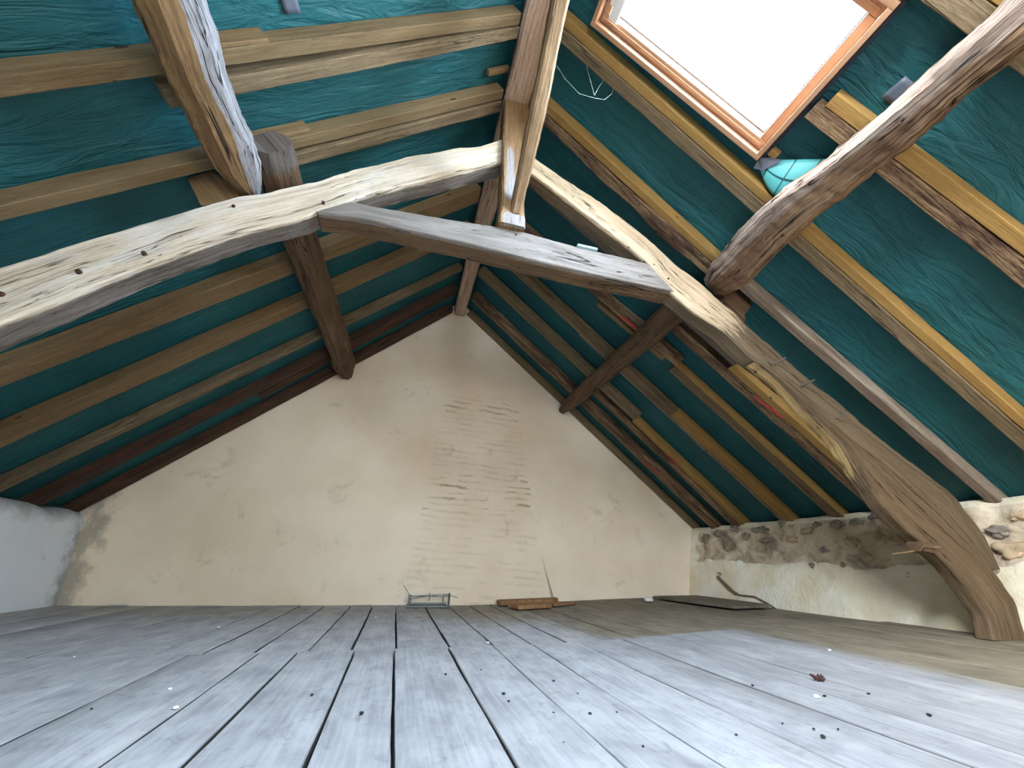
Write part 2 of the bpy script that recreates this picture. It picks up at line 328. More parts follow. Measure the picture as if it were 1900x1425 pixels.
W['cyan'] = plain('pale_blue_foam', srgb(176, 214, 220), 0.6, 0, 0.04, 12)
W['redpaint'] = plain('red_marking_paint', srgb(206, 64, 62), 0.8, 0, 0.2, 60)
W['web'] = plain('dusty_cobweb', srgb(190, 196, 190), 0.9, 0, 0.1, 60)
W['debris_white'] = plain('white_plaster_crumb', srgb(226, 222, 212), 0.9, 0, 0.08, 60)
W['debris_black'] = plain('black_droppings', srgb(34, 30, 30), 0.9, 0, 0.2, 60)
W['insect'] = plain('dark_red_brown_leaf', srgb(66, 34, 28), 0.8, 0, 0.3, 60)
W['rot'] = wood('rust_brown_board', srgb(176, 134, 92), srgb(116, 78, 52), srgb(140, 100, 70), 0.6, 1.2, 0.5, 0, 0.5)
W['cable'] = plain('grey_brown_cable', srgb(116, 100, 84), 0.8, 0, 0.2, 30)

def glass_mat():
    M = bpy.data.materials.new('clear_window_glass'); M.use_nodes = True; nt = M.node_tree
    for n in list(nt.nodes): nt.nodes.remove(n)
    o = nd(nt, 'ShaderNodeOutputMaterial'); t = nd(nt, 'ShaderNodeBsdfTransparent'); g = nd(nt, 'ShaderNodeBsdfGlossy')
    t.inputs[0].default_value = (0.93, 0.96, 0.96, 1); g.inputs['Roughness'].default_value = 0.02
    mx = nd(nt, 'ShaderNodeMixShader'); mx.inputs[0].default_value = 0.05
    nt.links.new(t.outputs[0], mx.inputs[1]); nt.links.new(g.outputs[0], mx.inputs[2]); nt.links.new(mx.outputs[0], o.inputs[0])
    return M
W['glass'] = glass_mat()

# ------------------------------------------------------------------ object helpers
def tag(o, label=None, cat=None, group=None, kind=None):
    if label: o['label'] = label
    if cat: o['category'] = cat
    if group: o['group'] = group
    if kind: o['kind'] = kind
    return o
def link(name, me, mats, parent=None, smooth=None):
    o = bpy.data.objects.new(name, me); C.objects.link(o)
    for M in (mats if isinstance(mats, (list, tuple)) else [mats]): me.materials.append(W[M] if isinstance(M, str) else M)
    if smooth is not None:
        me.shade_smooth(); me.set_sharp_from_angle(angle=math.radians(smooth))
    if parent: o.parent = parent; o.matrix_parent_inverse = Matrix.Translation(-parent.location)
    return o
def empty(name, loc):
    o = bpy.data.objects.new(name, None); o.location = loc; o.empty_display_size = 0.1; C.objects.link(o); return o
def nz(p, f, seed=0.0): return noise.noise(Vector((p[0]*f+seed*7.13, p[1]*f-seed*3.7, p[2]*f+seed*1.9)))

def recentre(o):
    """object origin to the mesh centre so every thing has its own location"""
    me = o.data; c = Vector((0, 0, 0))
    for v in me.vertices: c += v.co
    c /= max(1, len(me.vertices)); me.transform(Matrix.Translation(-c)); o.location = c
    return o

def loft(name, rings, mats, parent=None, matf=None, smooth=38, closed=True, centre=True, blendf=None):
    """rings of equal length skinned into one closed timber, UVs in metres (u along, v around)"""
    M = len(rings[0]); verts = [v for r in rings for v in r]
    faces, uvs, mi = [], [], []
    us = [0.0]
    for a, b in zip(rings, rings[1:]):
        ca = sum(a, Vector())/M; cb = sum(b, Vector())/M; us.append(us[-1]+(cb-ca).length)
    vs = [0.0]
    mr = rings[len(rings)//2]
    for j in range(M): vs.append(vs[-1]+(mr[(j+1) % M]-mr[j]).length)
    for i in range(len(rings)-1):
        for j in range(M):
            k = (j+1) % M
            faces.append((i*M+j, i*M+k, (i+1)*M+k, (i+1)*M+j))
            uvs += [(us[i], vs[j]), (us[i], vs[j+1]), (us[i+1], vs[j+1]), (us[i+1], vs[j])]
            mi.append(matf(j/M, us[i]/us[-1], verts[i*M+j]) if matf else 0)
    for ri, order in ((0, -1), (len(rings)-1, 1)):
        faces.append(tuple(ri*M+j for j in range(M))[::order])
        c = sum(rings[ri], Vector())/M
        for j in list(range(M))[::order]:
            d = rings[ri][j]-c; uvs.append((d.y*0.3+d.x*.2, d.z+d.x))
        mi.append(0)
    me = bpy.data.meshes.new(name); me.from_pydata(verts, [], faces); me.update()
    lay = me.uv_layers.new(name='UVMap')
    for l, u in zip(lay.data, uvs): l.uv = u
    bm = bmesh.new(); bm.from_mesh(me); bmesh.ops.recalc_face_normals(bm, faces=bm.faces); bm.to_mesh(me); bm.free()
    for p, q in zip(me.polygons, mi): p.material_index = q
    if blendf:
        at = me.attributes.new('blend', 'FLOAT', 'POINT')
        at.data.foreach_set('value', [float(blendf((q % M)/M, us[q//M]/us[-1], verts[q])) for q in range(len(verts))])
    o = link(name, me, mats, None, smooth)
    if centre: recentre(o)
    if parent: o.parent = parent; o.matrix_parent_inverse = parent.matrix_world.inverted() if False else Matrix.Translation(-parent.location)
    return o

def ring_rect(c, a, b, ha, hb, ch=0.006, k=3):
    """rounded rectangle round c: a, b unit axes, half sizes ha, hb"""
    pts = []
    cs = [(1, 1), (-1, 1), (-1, -1), (1, -1)]
    corner = []
    for (sx, sy) in cs: corner.append((sx, sy))
    # side 0: +b side from +a to -a; 1: -a side; 2: -b side; 3: +a side
    def P(x, y): pts.append(c + a*x + b*y)
    for i in range(k): t = i/(k-1); P((ha-ch)*(1-2*t), hb)
    for i in range(k): t = i/(k-1); P(-ha, (hb-ch)*(1-2*t))
    for i in range(k): t = i/(k-1); P((ha-ch)*(2*t-1), -hb)
    for i in range(k): t = i/(k-1); P(ha, (hb-ch)*(2*t-1))
    return pts

def wob(pts_rings, amp, f, seed, axis=None, fl=1.0):
    """uneven hewn faces: displace ring points by smooth noise, slow along the length"""
    out = []
    for r in pts_rings:
        c = sum(r, Vector())/len(r); q = []
        for p in r:
            d = p-c; dn = d.normalized() if d.length > 1e-6 else Vector((0, 0, 1))
            n = nz(p, f, seed)*amp + nz(p, f*4.2, seed+5)*amp*0.45 + nz(p, f*11, seed+9)*amp*0.25
            q.append(p + dn*n)
        out.append(q)
    return out

RAFT = []
def rafter(label, side, s0, s1, near, far, mats, off=(0.0, MEM-0.004), amp=0.003, ch=0.004, seed=None, group=None, name='rafter', wave=0.0, n=48, matf=None):
    """near / far: y of the two long sides at (s0, s1)"""
    seed = seed if seed is not None else random.random()*50
    P, d, nn = slope(side); Y = Vector((0, 1, 0))
    rings = []
    for i in range(n):
        t = i/(n-1); s = s0+(s1-s0)*t
        ya = near[0]+(near[1]-near[0])*t; yb = far[0]+(far[1]-far[0])*t
        if wave: yb += wave*nz((s*1.0, seed, 0), 2.3); 
        c = roof(side, s, (ya+yb)/2, (off[0]+off[1])/2)
        rings.append(ring_rect(c, Y, nn, (yb-ya)/2, (off[1]-off[0])/2, ch, 3))
    if amp:
        rr = wob(rings, amp, 3.0, seed)
        # keep the top on the membrane side
        rings = rr
    o = loft(name, rings, mats, None, matf)
    tag(o, label, 'rafter', group or ('rafters of the left roof slope' if side == 'L' else 'rafters of the right roof slope'))
    RAFT.append(o); return o

def resample(poly, n):
    L = [0.0]
    for a, b in zip(poly, poly[1:]): L.append(L[-1]+(b-a).length)
    out = []
    for i in range(n):
        t = L[-1]*i/(n-1); j = 0
        while j < len(L)-2 and L[j+1] < t: j += 1
        k = (t-L[j])/max(1e-9, L[j+1]-L[j]); out.append(poly[j].lerp(poly[j+1], k))
    return out
def truss_timber(name, top, bot, y0, y1, mats, amp=0.005, seed=0, n=60, matf=None, ch=0.008, world=False, blendf=None):
    """a timber lying in the truss plane: outlines of its upper and lower edges, sawn y0..y1 thick"""
    A = resample([p if world else at_y(p, T0) for p in top], n); B = resample([p if world else at_y(p, T0) for p in bot], n)
    # smooth the outlines a little
    for k in range(2):
        A = [A[0]]+[(A[i-1]+A[i]*2+A[i+1])/4 for i in range(1, n-1)]+[A[-1]]
        B = [B[0]]+[(B[i-1]+B[i]*2+B[i+1])/4 for i in range(1, n-1)]+[B[-1]]
    Y = Vector((0, 1, 0)); rings = []
    for a, b in zip(A, B):
        a = Vector((a.x, 0, a.z)); b = Vector((b.x, 0, b.z)); v = a-b; h = v.length
        u = v.normalized() if h > 1e-5 else Vector((0, 0, 1))
        c = (a+b)/2 + Y*((y0+y1)/2)
        rings.append(ring_rect(c, Y, u, (y1-y0)/2, max(h/2, 0.004), min(ch, h*.3+.001), 4))
    rings = wob(rings, amp, 4.0, seed)
    return loft(name, rings, mats, None, matf, blendf=blendf)
def beam_path(name, path, sizes, a, b, mats, amp=0.006, seed=0, n=60, k=4, ch=0.02, matf=None, f=3.5, blendf=None):
    """timber along a path; sizes: (half width on a, half width on b) at each path point"""
    rings = []
    for i in range(n):
        t = i/(n-1)*(len(path)-1); j = min(int(t), len(path)-2); u = t-j
        c = path[j].lerp(path[j+1], u); ha = sizes[j][0]*(1-u)+sizes[j+1][0]*u; hb = sizes[j][1]*(1-u)+sizes[j+1][1]*u
        rings.append(ring_rect(c, a, b, ha, hb, ch, k))
    return loft(name, wob(rings, amp, f, seed), mats, None, matf, blendf=blendf)

def box_mesh(name, lo, hi, mats, parent=None, bevel=0.003, axes=None, origin=None):
    """bevelled board; axes: local x,y,z unit vectors with origin for tilted boards"""
    bm = bmesh.new(); bmesh.ops.create_cube(bm, size=1)
    for v in bm.verts:
        v.co = Vector(((lo[i]+hi[i])/2 + v.co[i]*(hi[i]-lo[i]) for i in range(3)))
    if bevel: bmesh.ops.bevel(bm, geom=list(bm.edges), offset=bevel, segments=2, affect='EDGES', profile=0.6)
    uvl = bm.loops.layers.uv.new('UVMap')
    ext = [hi[i]-lo[i] for i in range(3)]; la = ext.index(max(ext)); ot = [i for i in range(3) if i != la]
    for f in bm.faces:
        for l in f.loops: l[uvl].uv = (l.vert.co[la], l.vert.co[ot[0]]+l.vert.co[ot[1]])
    if axes:
        Mx = Matrix(axes).transposed().to_4x4(); Mx.translation = origin or Vector()
        bmesh.ops.transform(bm, matrix=Mx, verts=bm.verts)
    me = bpy.data.meshes.new(name); bm.to_mesh(me); bm.free()
    o = link(name, me, mats, None, 40); recentre(o)
    if parent: o.parent = parent; o.matrix_parent_inverse = Matrix.Translation(-parent.location)
    return o
def tube(name, pts, r, mats, parent=None, sides=6, taper=None):
    rings = []
    for i, p in enumerate(pts):
        d = (pts[min(i+1, len(pts)-1)]-pts[max(i-1, 0)]).normalized()
        a = d.cross(Vector((0.3, 0.2, 1))).normalized(); b = d.cross(a)
        rr = r if taper is None else r*(1+(taper-1)*i/(len(pts)-1))
        rings.append([p+a*math.cos(2*math.pi*j/sides)*rr+b*math.sin(2*math.pi*j/sides)*rr for j in range(sides)])
    return loft(name, rings, mats, parent, None, 60)
def lump(name, c, rx, ry, rz, mats, parent=None, seed=0, rough=0.25, sub=2):
    bm = bmesh.new(); bmesh.ops.create_icosphere(bm, subdivisions=sub, radius=1)
    for v in bm.verts:
        k = 1+rough*nz(v.co*1.0, 1.6, seed)+rough*.4*nz(v.co, 4, seed+3)
        v.co = Vector((v.co.x*rx*k, v.co.y*ry*k, v.co.z*rz*k))
    me = bpy.data.meshes.new(name); bm.to_mesh(me); bm.free()
    o = link(name, me, mats, None, 60); o.location = c
    if parent: o.parent = parent; o.matrix_parent_inverse = Matrix.Translation(-parent.location)
    return o

# ------------------------------------------------------------------ the setting: roof membrane
WIN_S0, WIN_S1, WIN_Y0, WIN_Y1 = 2.73, 4.10, 0.40, 1.165     # roof window opening (outer frame)
BACK_WINS = {'R': [], 'L': [(-1.30, -0.535), (-2.60, -1.835)]}   # its twins further back, out of the picture
s_top = {}
# where the two membranes meet
nL, nR = slope('L')[2], slope('R')[2]
ux = ((PR.z*math.cos(AR)+PR.x*math.sin(AR)+MEM)/math.cos(AR) - (PL.z*math.cos(AL)-PL.x*math.sin(AL)+MEM)/math.cos(AL))/(math.tan(AL)+math.tan(AR))
s_top['L'] = (ux - (PL.x - math.sin(AL)*MEM))/math.cos(AL)
s_top['R'] = ((PR.x + math.sin(AR)*MEM) - ux)/math.cos(AR)
RAFTER_Y = {'L': [4.83, 4.35, 3.89, 3.34, 2.77, 1.82, 1.36, 0.92, 0.4, -0.4, -1.45, -1.7, -2.75],
            'R': [4.87, 4.49, 4.0, 3.42, 2.9, 2.48, 1.82, 1.31, 0.79, 0.28, -0.3, -1.25, -1.8]}
def membrane(side):
    ds = 0.06; y0, y1 = REAR-0.05, GABLE+0.08
    top = s_top[side]; ys = []; y = y0
    dy = 0.045
    ny = int((y1-y0)/dy); ys = [y0+(y1-y0)*i/ny for i in range(ny+1)]
    ns = int((top+0.45)/ds); ss = [-0.45+(top+0.45)*i/ns for i in range(ns+1)]
    wins = []
    if True:
        for (a, b) in ([(WIN_Y0, WIN_Y1)] if side == 'R' else [])+BACK_WINS[side]:
            wins.append((WIN_S0-0.012, WIN_S1+0.012, a-0.012, b+0.012))
        for w_ in wins:      # snap grid lines to the opening
            for v in w_[2:]:
                i = min(range(len(ys)), key=lambda q: abs(ys[q]-v)); ys[i] = v
        for v in (wins[0][:2] if wins else ()):
            i = min(range(len(ss)), key=lambda q: abs(ss[q]-v)); ss[i] = v
    verts = []; faces = []
    for i, s in enumerate(ss):
        for j, y in enumerate(ys):
            r = min(abs(y-q) for q in RAFTER_Y[side]); free = sstep(0.06, 0.22, r)
            edge = sstep(0, 0.25, top-s)
            for w_ in wins:
                if w_[0]-.15 < s < w_[1]+.15 and w_[2]-.15 < y < w_[3]+.15:
                    e = max(w_[0]-s, s-w_[1], w_[2]-y, y-w_[3]); edge = min(edge, sstep(0.0, 0.12, e))
            drape = 0.012*free*(0.6+0.6*nz((s*0.5, y*1.2, 0), 1.5, 2))
            wr = 0.016*free*nz((s*0.8+y*0.9, y*4.0+1.6*math.sin(s*1.3)+s*1.2, 0), 1.6, 9) + 0.008*free*nz((s*1.4-y, y*8.0+s*2.2, 0), 1.3, 4)
            off = MEM + 0.012*free*edge*0 + (wr+0.5*wr*nz((s, y, 0), 1.0, 7) + 0.010*free - drape*0.6)*edge
            if free == 0: off = MEM
            verts.append(roof(side, s, y, max(off, MEM-0.016)))
    J = len(ys)
    for i in range(len(ss)-1):
        for j in range(J-1):
            cs, cy = (ss[i]+ss[i+1])/2, (ys[j]+ys[j+1])/2
            if any(a < cs < b and c < cy < d for a, b, c, d in wins): continue
            faces.append((i*J+j, i*J+j+1, (i+1)*J+j+1, (i+1)*J+j))
    me = bpy.data.meshes.new('ceiling'); me.from_pydata(verts, [], faces); me.update()
    o = link('ceiling', me, 'membrane', None, 80)
    tag(o, 'green roofing membrane stretched over the %s roof slope' % ('left' if side == 'L' else 'right'), 'ceiling', None, 'structure')
    return o
ceil_l = membrane('L'); ceil_r = membrane('R')

# ------------------------------------------------------------------ walls
LW0, LW1, RW0, RW1 = -2.86, -2.95, 3.68, 3.89     # wall faces at floor and at the eave (they lean outwards)
FILL_DOOR = (0.1, 0.85, 0.6, 1.9)     # unseen glazed door, added to throw fill light on the far gable: x0, x1, z0, z1
def gable(name, Y, mat, flip, hole=None):
    bm = bmesh.new()
    def zroof(x):
        zl = PL.z + (x-PL.x)*math.tan(AL); zr = PR.z + (PR.x-x)*math.tan(AR)
        return min(zl, zr)+MEM*1.75
    xs = [-3.15+i*(4.1+3.15)/90 for i in range(91)]; rows = 48; g = []
    for x in xs:
        zt = zroof(x); col = []
        for j in range(rows+1):
            z = -0.1+(zt+0.1)*j/rows
            dy = 0.010*nz((x, 0, z), 1.1, 3)+0.004*nz((x, 0, z), 4, 5)
            col.append(bm.verts.new((x, Y+dy*(1 if not flip else -1), z)))
        g.append(col)
    for i in range(90):
        for j in range(rows):
            m_ = (g[i][j].co+g[i+1][j+1].co)/2
            if hole and hole[0] < m_.x < hole[1] and hole[2] < m_.z < hole[3]: continue
            bm.faces.new((g[i][j], g[i+1][j], g[i+1][j+1], g[i][j+1]))
    me = bpy.data.meshes.new(name); bm.to_mesh(me); bm.free()
    o = link(name, me, mat, None, 80); return o
wall_back = gable('wall_back', GABLE, 'gable', False)
tag(wall_back, 'cream plastered gable wall with ghost of a brick flue', 'wall', None, 'structure')
wall_front = gable('wall_front', REAR, 'plaster_rear', True, FILL_DOOR)
tag(wall_front, 'plastered gable wall behind the viewer', 'wall', None, 'structure')

def wall_left():
    bm = bmesh.new(); g = []
    ys = [REAR-0.05+(GABLE+0.1-REAR)*i/120 for i in range(121)]; rows = 26
    for y in ys:
        col = []
        ht = 0.80+0.03*nz((0, y, 0), 2.2, 2)+0.02*nz((0, y, 0), 7, 4)
        for j in range(rows+3):
            if j <= rows:
                z = -0.1+(ht+0.1)*j/rows; x = LW0+(LW1-LW0)*max(0, z)/0.85
                r = sstep(0.5, 0.85, z)
                x += 0.008*nz((0, y, z), 1.5, 1)+0.02*r*nz((0, y, z), 6, 8)
                if z > ht-0.06: x -= 0.05*sstep(ht-0.06, ht, z)
            else:
                z = ht+0.02*(j-rows); x = LW1-0.16*(j-rows)
            col.append(bm.verts.new((x, y, z)))
        g.append(col)
    for a, b in zip(g, g[1:]):
        for j in range(rows+2): bm.faces.new((a[j], a[j+1], b[j+1], b[j]))
    me = bpy.data.meshes.new('wall_left'); bm.to_mesh(me); bm.free()
    o = link('wall_left', me, 'plaster_left', None, 80)
    tag(o, 'low white plastered knee wall on the left', 'wall', None, 'structure'); return o
wall_left()

def rw_x(z): return RW0+(RW1-RW0)*z/0.92
def plaster_mask(y, z):
    """1 where the lower plaster coat survives on the right knee wall"""
    edge = 0.50+0.05*nz((0, y, 0), 1.6, 1)+0.035*nz((0, y, 0), 6, 2)+0.02*nz((0, y, z), 14, 3)
    if y < 1.9: edge += 0.10*sstep(1.9, 1.6, y)
    m_ = sstep(0.035, -0.035, z-edge) if True else 0
    corner = sstep(0.20, 0.05, abs(GABLE-y)+0.1*nz((0, y, z), 9, 5))
    return max(m_, corner)
def wall_right():
    bm = bmesh.new(); g = []; pm = []
    ny, rows = 330, 62
    ys = [REAR-0.05+(GABLE+0.1-REAR)*i/ny for i in range(ny+1)]
    for y in ys:
        col = []
        ht = 0.925+0.008*nz((0, y, 0), 3, 2)+0.006*nz((0, y, 0), 11, 4)
        for j in range(rows+3):
            if j <= rows:
                z = -0.1+(ht+0.1)*j/rows; x = rw_x(max(0, z)); p = plaster_mask(y, z)
                cell = noise.voronoi(Vector((0, y*5.5, z*7.5)))[0]
                stone = (0.5-min(1, cell[0]*1.4))*0.05
                x += (1-p)*(0.022 - stone + 0.012*nz((0, y, z), 9, 6) + 0.008*nz((0, y, z), 22, 8))
                x += p*(0.010*nz((0, y, z), 3, 7)+0.004*nz((0, y, z), 12, 9))
                if z > ht-0.05: x += 0.02*sstep(ht-0.05, ht, z); p = max(p, 0.55*sstep(ht-0.12, ht-0.04, z))
            else:
                z = ht+0.004*(j-rows); x = RW1+0.14*(j-rows); p = 0.4
            col.append(bm.verts.new((x, y, z))); pm.append(p)
        g.append(col)
    for a, b in zip(g, g[1:]):
        for j in range(rows+2): bm.faces.new((a[j], b[j], b[j+1], a[j+1]))
    me = bpy.data.meshes.new('wall_right'); bm.to_mesh(me); bm.free()
    at = me.attributes.new('plaster', 'FLOAT', 'POINT'); at.data.foreach_set('value', pm)
    o = link('wall_right', me, 'rubble', None, 80)
    tag(o, 'low rubble stone knee wall on the right with broken cream plaster', 'wall', None, 'structure')
    # stones that stand proud of the wall: pixel spot, radii (m) along y and z
    stones = [((1364, 981), .05, .035, 'stone_grey'), ((1412, 983), .10, .035, 'stone_grey'), ((1452, 972), .035, .04, 'stone_grey'), ((1352, 1012), .08, .075, 'stone'),
              ((1312, 1004), .07, .08, 'stone'), ((1332, 990), .07, .04, 'stone_grey'), ((1515, 1052), .045, .045, 'stone'), ((1436, 1018), .035, .02, 'stone_grey'), ((1530, 1020), .04, .025, 'stone_grey'),
              ((1567, 1049), .025, .025, 'stone'), ((1338, 1066), .06, .045, 'stone_grey'), ((1630, 957), .06, .035, 'stone_grey'), ((1590, 968), .06, .03, 'stone_grey'), ((1552, 972), .06, .03, 'stone_grey'),
              ((1495, 985), .05, .03, 'stone_pink'), ((1520, 974), .05, .025, 'stone_grey'), ((1470, 1000), .06, .03, 'stone_pink'), ((1385, 995), .05, .035, 'stone'), ((1855, 985), .06, .035, 'stone_grey'), ((1885, 1022), .09, .05, 'stone_pink'),
              ((1893, 960), .05, .03, 'stone_pink'), ((1580, 1005), .06, .04, 'stone_pink'), ((1655, 1005), .05, .035, 'stone_pink'), ((1610, 1035), .05, .03, 'stone_pink'), ((1420, 1003), .06, .03, 'stone')]
    for i, (p, ry, rz, mt) in enumerate(stones):
        X = RW0+0.15
        for k in range(6):
            q = at_x(p, X); X = rw_x(q.z)+0.030
        lump('stone', Vector((X, q.y, q.z)), 0.034, ry, rz, mt, o, i*1.7, 0.75, 3)
    return o
wall_right()

# ------------------------------------------------------------------ floor boards
def floor():
    me = bpy.data.meshes.new('floor')
    xs = [-3.1+i*0.3 for i in range(25)]; v = []; f = []
    for x in xs:
        for y in (REAR-0.1, GABLE+0.2): v.append((x, y, floor_z(x)-0.07))
    for i in range(len(xs)-1): f.append((2*i, 2*i+2, 2*i+3, 2*i+1))
    me.from_pydata(v, [], f); me.update()
    fl = link('floor', me, 'gap'); tag(fl, 'old wooden attic floor of wide worn boards', 'floor', None, 'structure')
    near = [-2.98, -2.72, -2.45, -2.16, -1.88, -1.6, -1.345, -1.07, -0.89, -0.59, -0.413, -0.142, 0.057, 0.344, 0.602, 0.842, 1.132, 1.43, 1.622, 1.79, 2.06, 2.36, 2.61, 2.86, 3.11, 3.38, 3.72]
    far = [-2.98, -2.72, -2.45, -2.14, -1.80, -1.555, -1.305, -1.075, -0.85, -0.625, -0.375, -0.163, 0.068, 0.362, 0.618, 0.85, 1.076, 1.33, 1.54, 1.78, 2.02, 2.26, 2.52, 2.78, 3.02, 3.27, 3.5, 3.74]
    thin = {-1.345, -0.89, 1.622, 0.602}
    def joint(x): return 2.565+0.04*sstep(-0.5, 2.3, x)
    def board(x0, x1, ya, yb, mat, dz, seed, g0, g1):
        n = max(10, int((yb-ya)/0.09)); K = 5; rows = []; bm = bmesh.new(); uvl = bm.loops.layers.uv.new('UVMap')
        for i in range(n+1):
            y = ya+(yb-ya)*i/n; row = []
            e0 = x0+g0+0.003*nz((0, y, 0), 3, seed)+0.0015*nz((0, y, 0), 14, seed); e1 = x1-g1+0.003*nz((0, y, 0), 3, seed+9)+0.0015*nz((0, y, 0), 14, seed+4)
            for j in range(K):
                u = (0, 0.012, 0.5, 0.988, 1)[j]; x = e0+(e1-e0)*u
                z = floor_z((x0+x1)/2)+(floor_z(x1)-floor_z(x0))*(u-.5)+dz+0.004*nz((x, y, 0), 0.9, 3)+0.0025*nz((x, y*.5, 0), 3, seed)
                z += 0.006*math.exp(-((y-2.5)/0.5)**2)
                if j in (0, K-1): z -= 0.004
                row.append(bm.verts.new((x, y, z)))
            lo = [bm.verts.new((row[0].co.x, y, row[0].co.z-0.055)), bm.verts.new((row[-1].co.x, y, row[-1].co.z-0.055))]
            rows.append([lo[0]]+row+[lo[1]])
        for a, b in zip(rows, rows[1:]):
            for j in range(len(a)-1):
                fc = bm.faces.new((a[j], a[j+1], b[j+1], b[j]))
                if j in (0, len(a)-2): fc.material_index = 1
        bm.faces.new(rows[0][::-1]); bm.faces.new(rows[-1])
        for fc in bm.faces:
            for l in fc.loops: l[uvl].uv = (l.vert.co.y, l.vert.co.x)
        bmesh.ops.recalc_face_normals(bm, faces=bm.faces)
        me = bpy.data.meshes.new('plank'); bm.to_mesh(me); bm.free()
        light_tone = me.attributes.new('tone', 'FLOAT', 'POINT'); tv = (1.07 if x1 < -.2 else (.84 if x0 > 1.1 else 1.0))*random.uniform(.95, 1.04)  # light balance painted in: right boards darkened, left ones lightened, plus random variation
        light_tone.data.foreach_set('value', [tv]*len(me.vertices))
        at = me.attributes.new('bare', 'FLOAT', 'POINT')
        at.data.foreach_set('value', [max(sstep(2.12, 2.5, v.co.x), sstep(2.6, 4.2, v.co.y)*sstep(-.6, 1.3, v.co.x)*.75, sstep(2.5, 2.75, v.co.y)*sstep(.9, 1.7, v.co.x)) for v in me.vertices])  # colour turns browner towards the right and the far right
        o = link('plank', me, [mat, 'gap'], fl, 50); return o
    for i, (a, b) in enumerate(zip(near, near[1:])):
        mid = (a+b)/2
        mat = 'floor_pale'
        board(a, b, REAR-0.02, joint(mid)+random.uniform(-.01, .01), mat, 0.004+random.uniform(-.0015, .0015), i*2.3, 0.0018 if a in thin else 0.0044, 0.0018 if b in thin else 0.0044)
    for i, (a, b) in enumerate(zip(far, far[1:])):
        mid = (a+b)/2
        mat = 'floor_pale'
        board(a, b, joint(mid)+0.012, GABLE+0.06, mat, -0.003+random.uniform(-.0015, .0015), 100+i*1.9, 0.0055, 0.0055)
    return fl
floor()

# ------------------------------------------------------------------ roof window
def roof_window(name, wy0, wy1, label, side='R'):
    P, d, nn = slope(side); Y = Vector((0, 1, 0)); o0 = roof(side, 0, 0, 0)
    root = empty(name, roof(side, (WIN_S0+WIN_S1)/2, (wy0+wy1)/2, 0.05)); tag(root, label, 'window', None, 'structure')
    ax = (d, Y, nn)         # local x = up slope, y = along house, z = outward
    # d x Y must be right handed with nn
    def b(nm, s0, s1, y0, y1, z0, z1, mat, bev=0.004):
        return box_mesh(nm, (s0, y0, z0), (s1, y1, z1), mat, root, bev, ax, o0)
    S0, S1, Y0, Y1 = WIN_S0, WIN_S1, wy0, wy1
    t = 0.028
    z0, z1 = -0.012, 0.15
    b('casing_side', S0, S1, Y0, Y0+t, z0, z1, 'window'); b('casing_side', S0, S1, Y1-t, Y1, z0, z1, 'window')
    b('casing_bottom', S0, S0+t, Y0+t, Y1-t, z0, z1, 'window'); b('casing_top', S1-t, S1, Y0+t, Y1-t, z0, z1, 'window')
    i0, i1, j0, j1 = S0+t+.003, S1-t-.003, Y0+t+.003, Y1-t-.003; w_ = 0.05
    sa, sb = 0.035, 0.115
    b('sash_stile', i0, i1, j0, j0+w_, sa, sb, 'window', .007); b('sash_stile', i0, i1, j1-w_, j1, sa, sb, 'window', .007)
    b('sash_rail', i0, i0+w_, j0+w_, j1-w_, sa, sb, 'window', .007); b('sash_rail', i1-w_, i1, j0+w_, j1-w_, sa, sb, 'window', .007)
    # moulding step on the room side
    b('moulding', i0+.018, i1-.018, j1-w_*.62, j1-w_*.3, sa-.008, sa+.004, 'window', .003); b('moulding', i0+.018, i1-.018, j0+w_*.3, j0+w_*.62, sa-.008, sa+.004, 'window', .003)
    # aluminium cladding seen through the pane
    a0, a1, c0, c1 = i0+w_-.002, i1-w_+.002, j0+w_-.002, j1-w_+.002
    for (p, q, r, s_) in ((a0, a1, c0, c0+.012), (a0, a1, c1-.012, c1), (a0, a0+.012, c0, c1), (a1-.012, a1, c0, c1)):
        b('cladding', p, q, r, s_, 0.105, 0.165, 'alu', .002)
    b('glass_pane', a0+.001, a1-.001, c0+.001, c1-.001, 0.088, 0.096, 'glass', 0)
    # ventilation bar along the top of the sash
    b('ventilation_bar', i1-w_-.075, i1-w_-.012, j0+w_*.9, j1-w_*.9, sa-.028, sa-.010, 'whitebar', .006)
    b('bar_bracket', i1-w_-.02, i1-w_+.02, j0+w_+.05, j0+w_+.09, sa-.012, sa+.004, 'whitebar', .002); b('bar_bracket', i1-w_-.02, i1-w_+.02, j1-w_-.09, j1-w_-.05, sa-.012, sa+.004, 'whitebar', .002)
    # black gasket gap below the frame and sheet upstand round the opening
    b('gasket', S0-.020, S0-.001, Y0-.01, Y1+.01, 0.03, 0.15, 'black', .002)
    b('upstand', S0, S1, Y1+.001, Y1+.010, 0.05, 0.16, 'membrane', .001); b('upstand', S0, S1, Y0-.010, Y0-.001, 0.05, 0.16, 'membrane', .001)
    b('upstand', S1+.001, S1+.012, Y0-.01, Y1+.01, 0.05, 0.16, 'membrane', .001)
    return root
roof_window('window_1', WIN_Y0, WIN_Y1, 'pine framed roof window open to the bright sky in the right slope')
nwin = 2
for sd in ('R', 'L'):
    for k, (a, b) in enumerate(BACK_WINS[sd]):
        roof_window('window_%d' % nwin, a, b, 'pine framed roof window out of the picture in the %s slope, %s' % (('right', 'left')[sd == 'L'], ('overhead', 'behind the viewer', 'next to the far gable')[k]), sd); nwin += 1
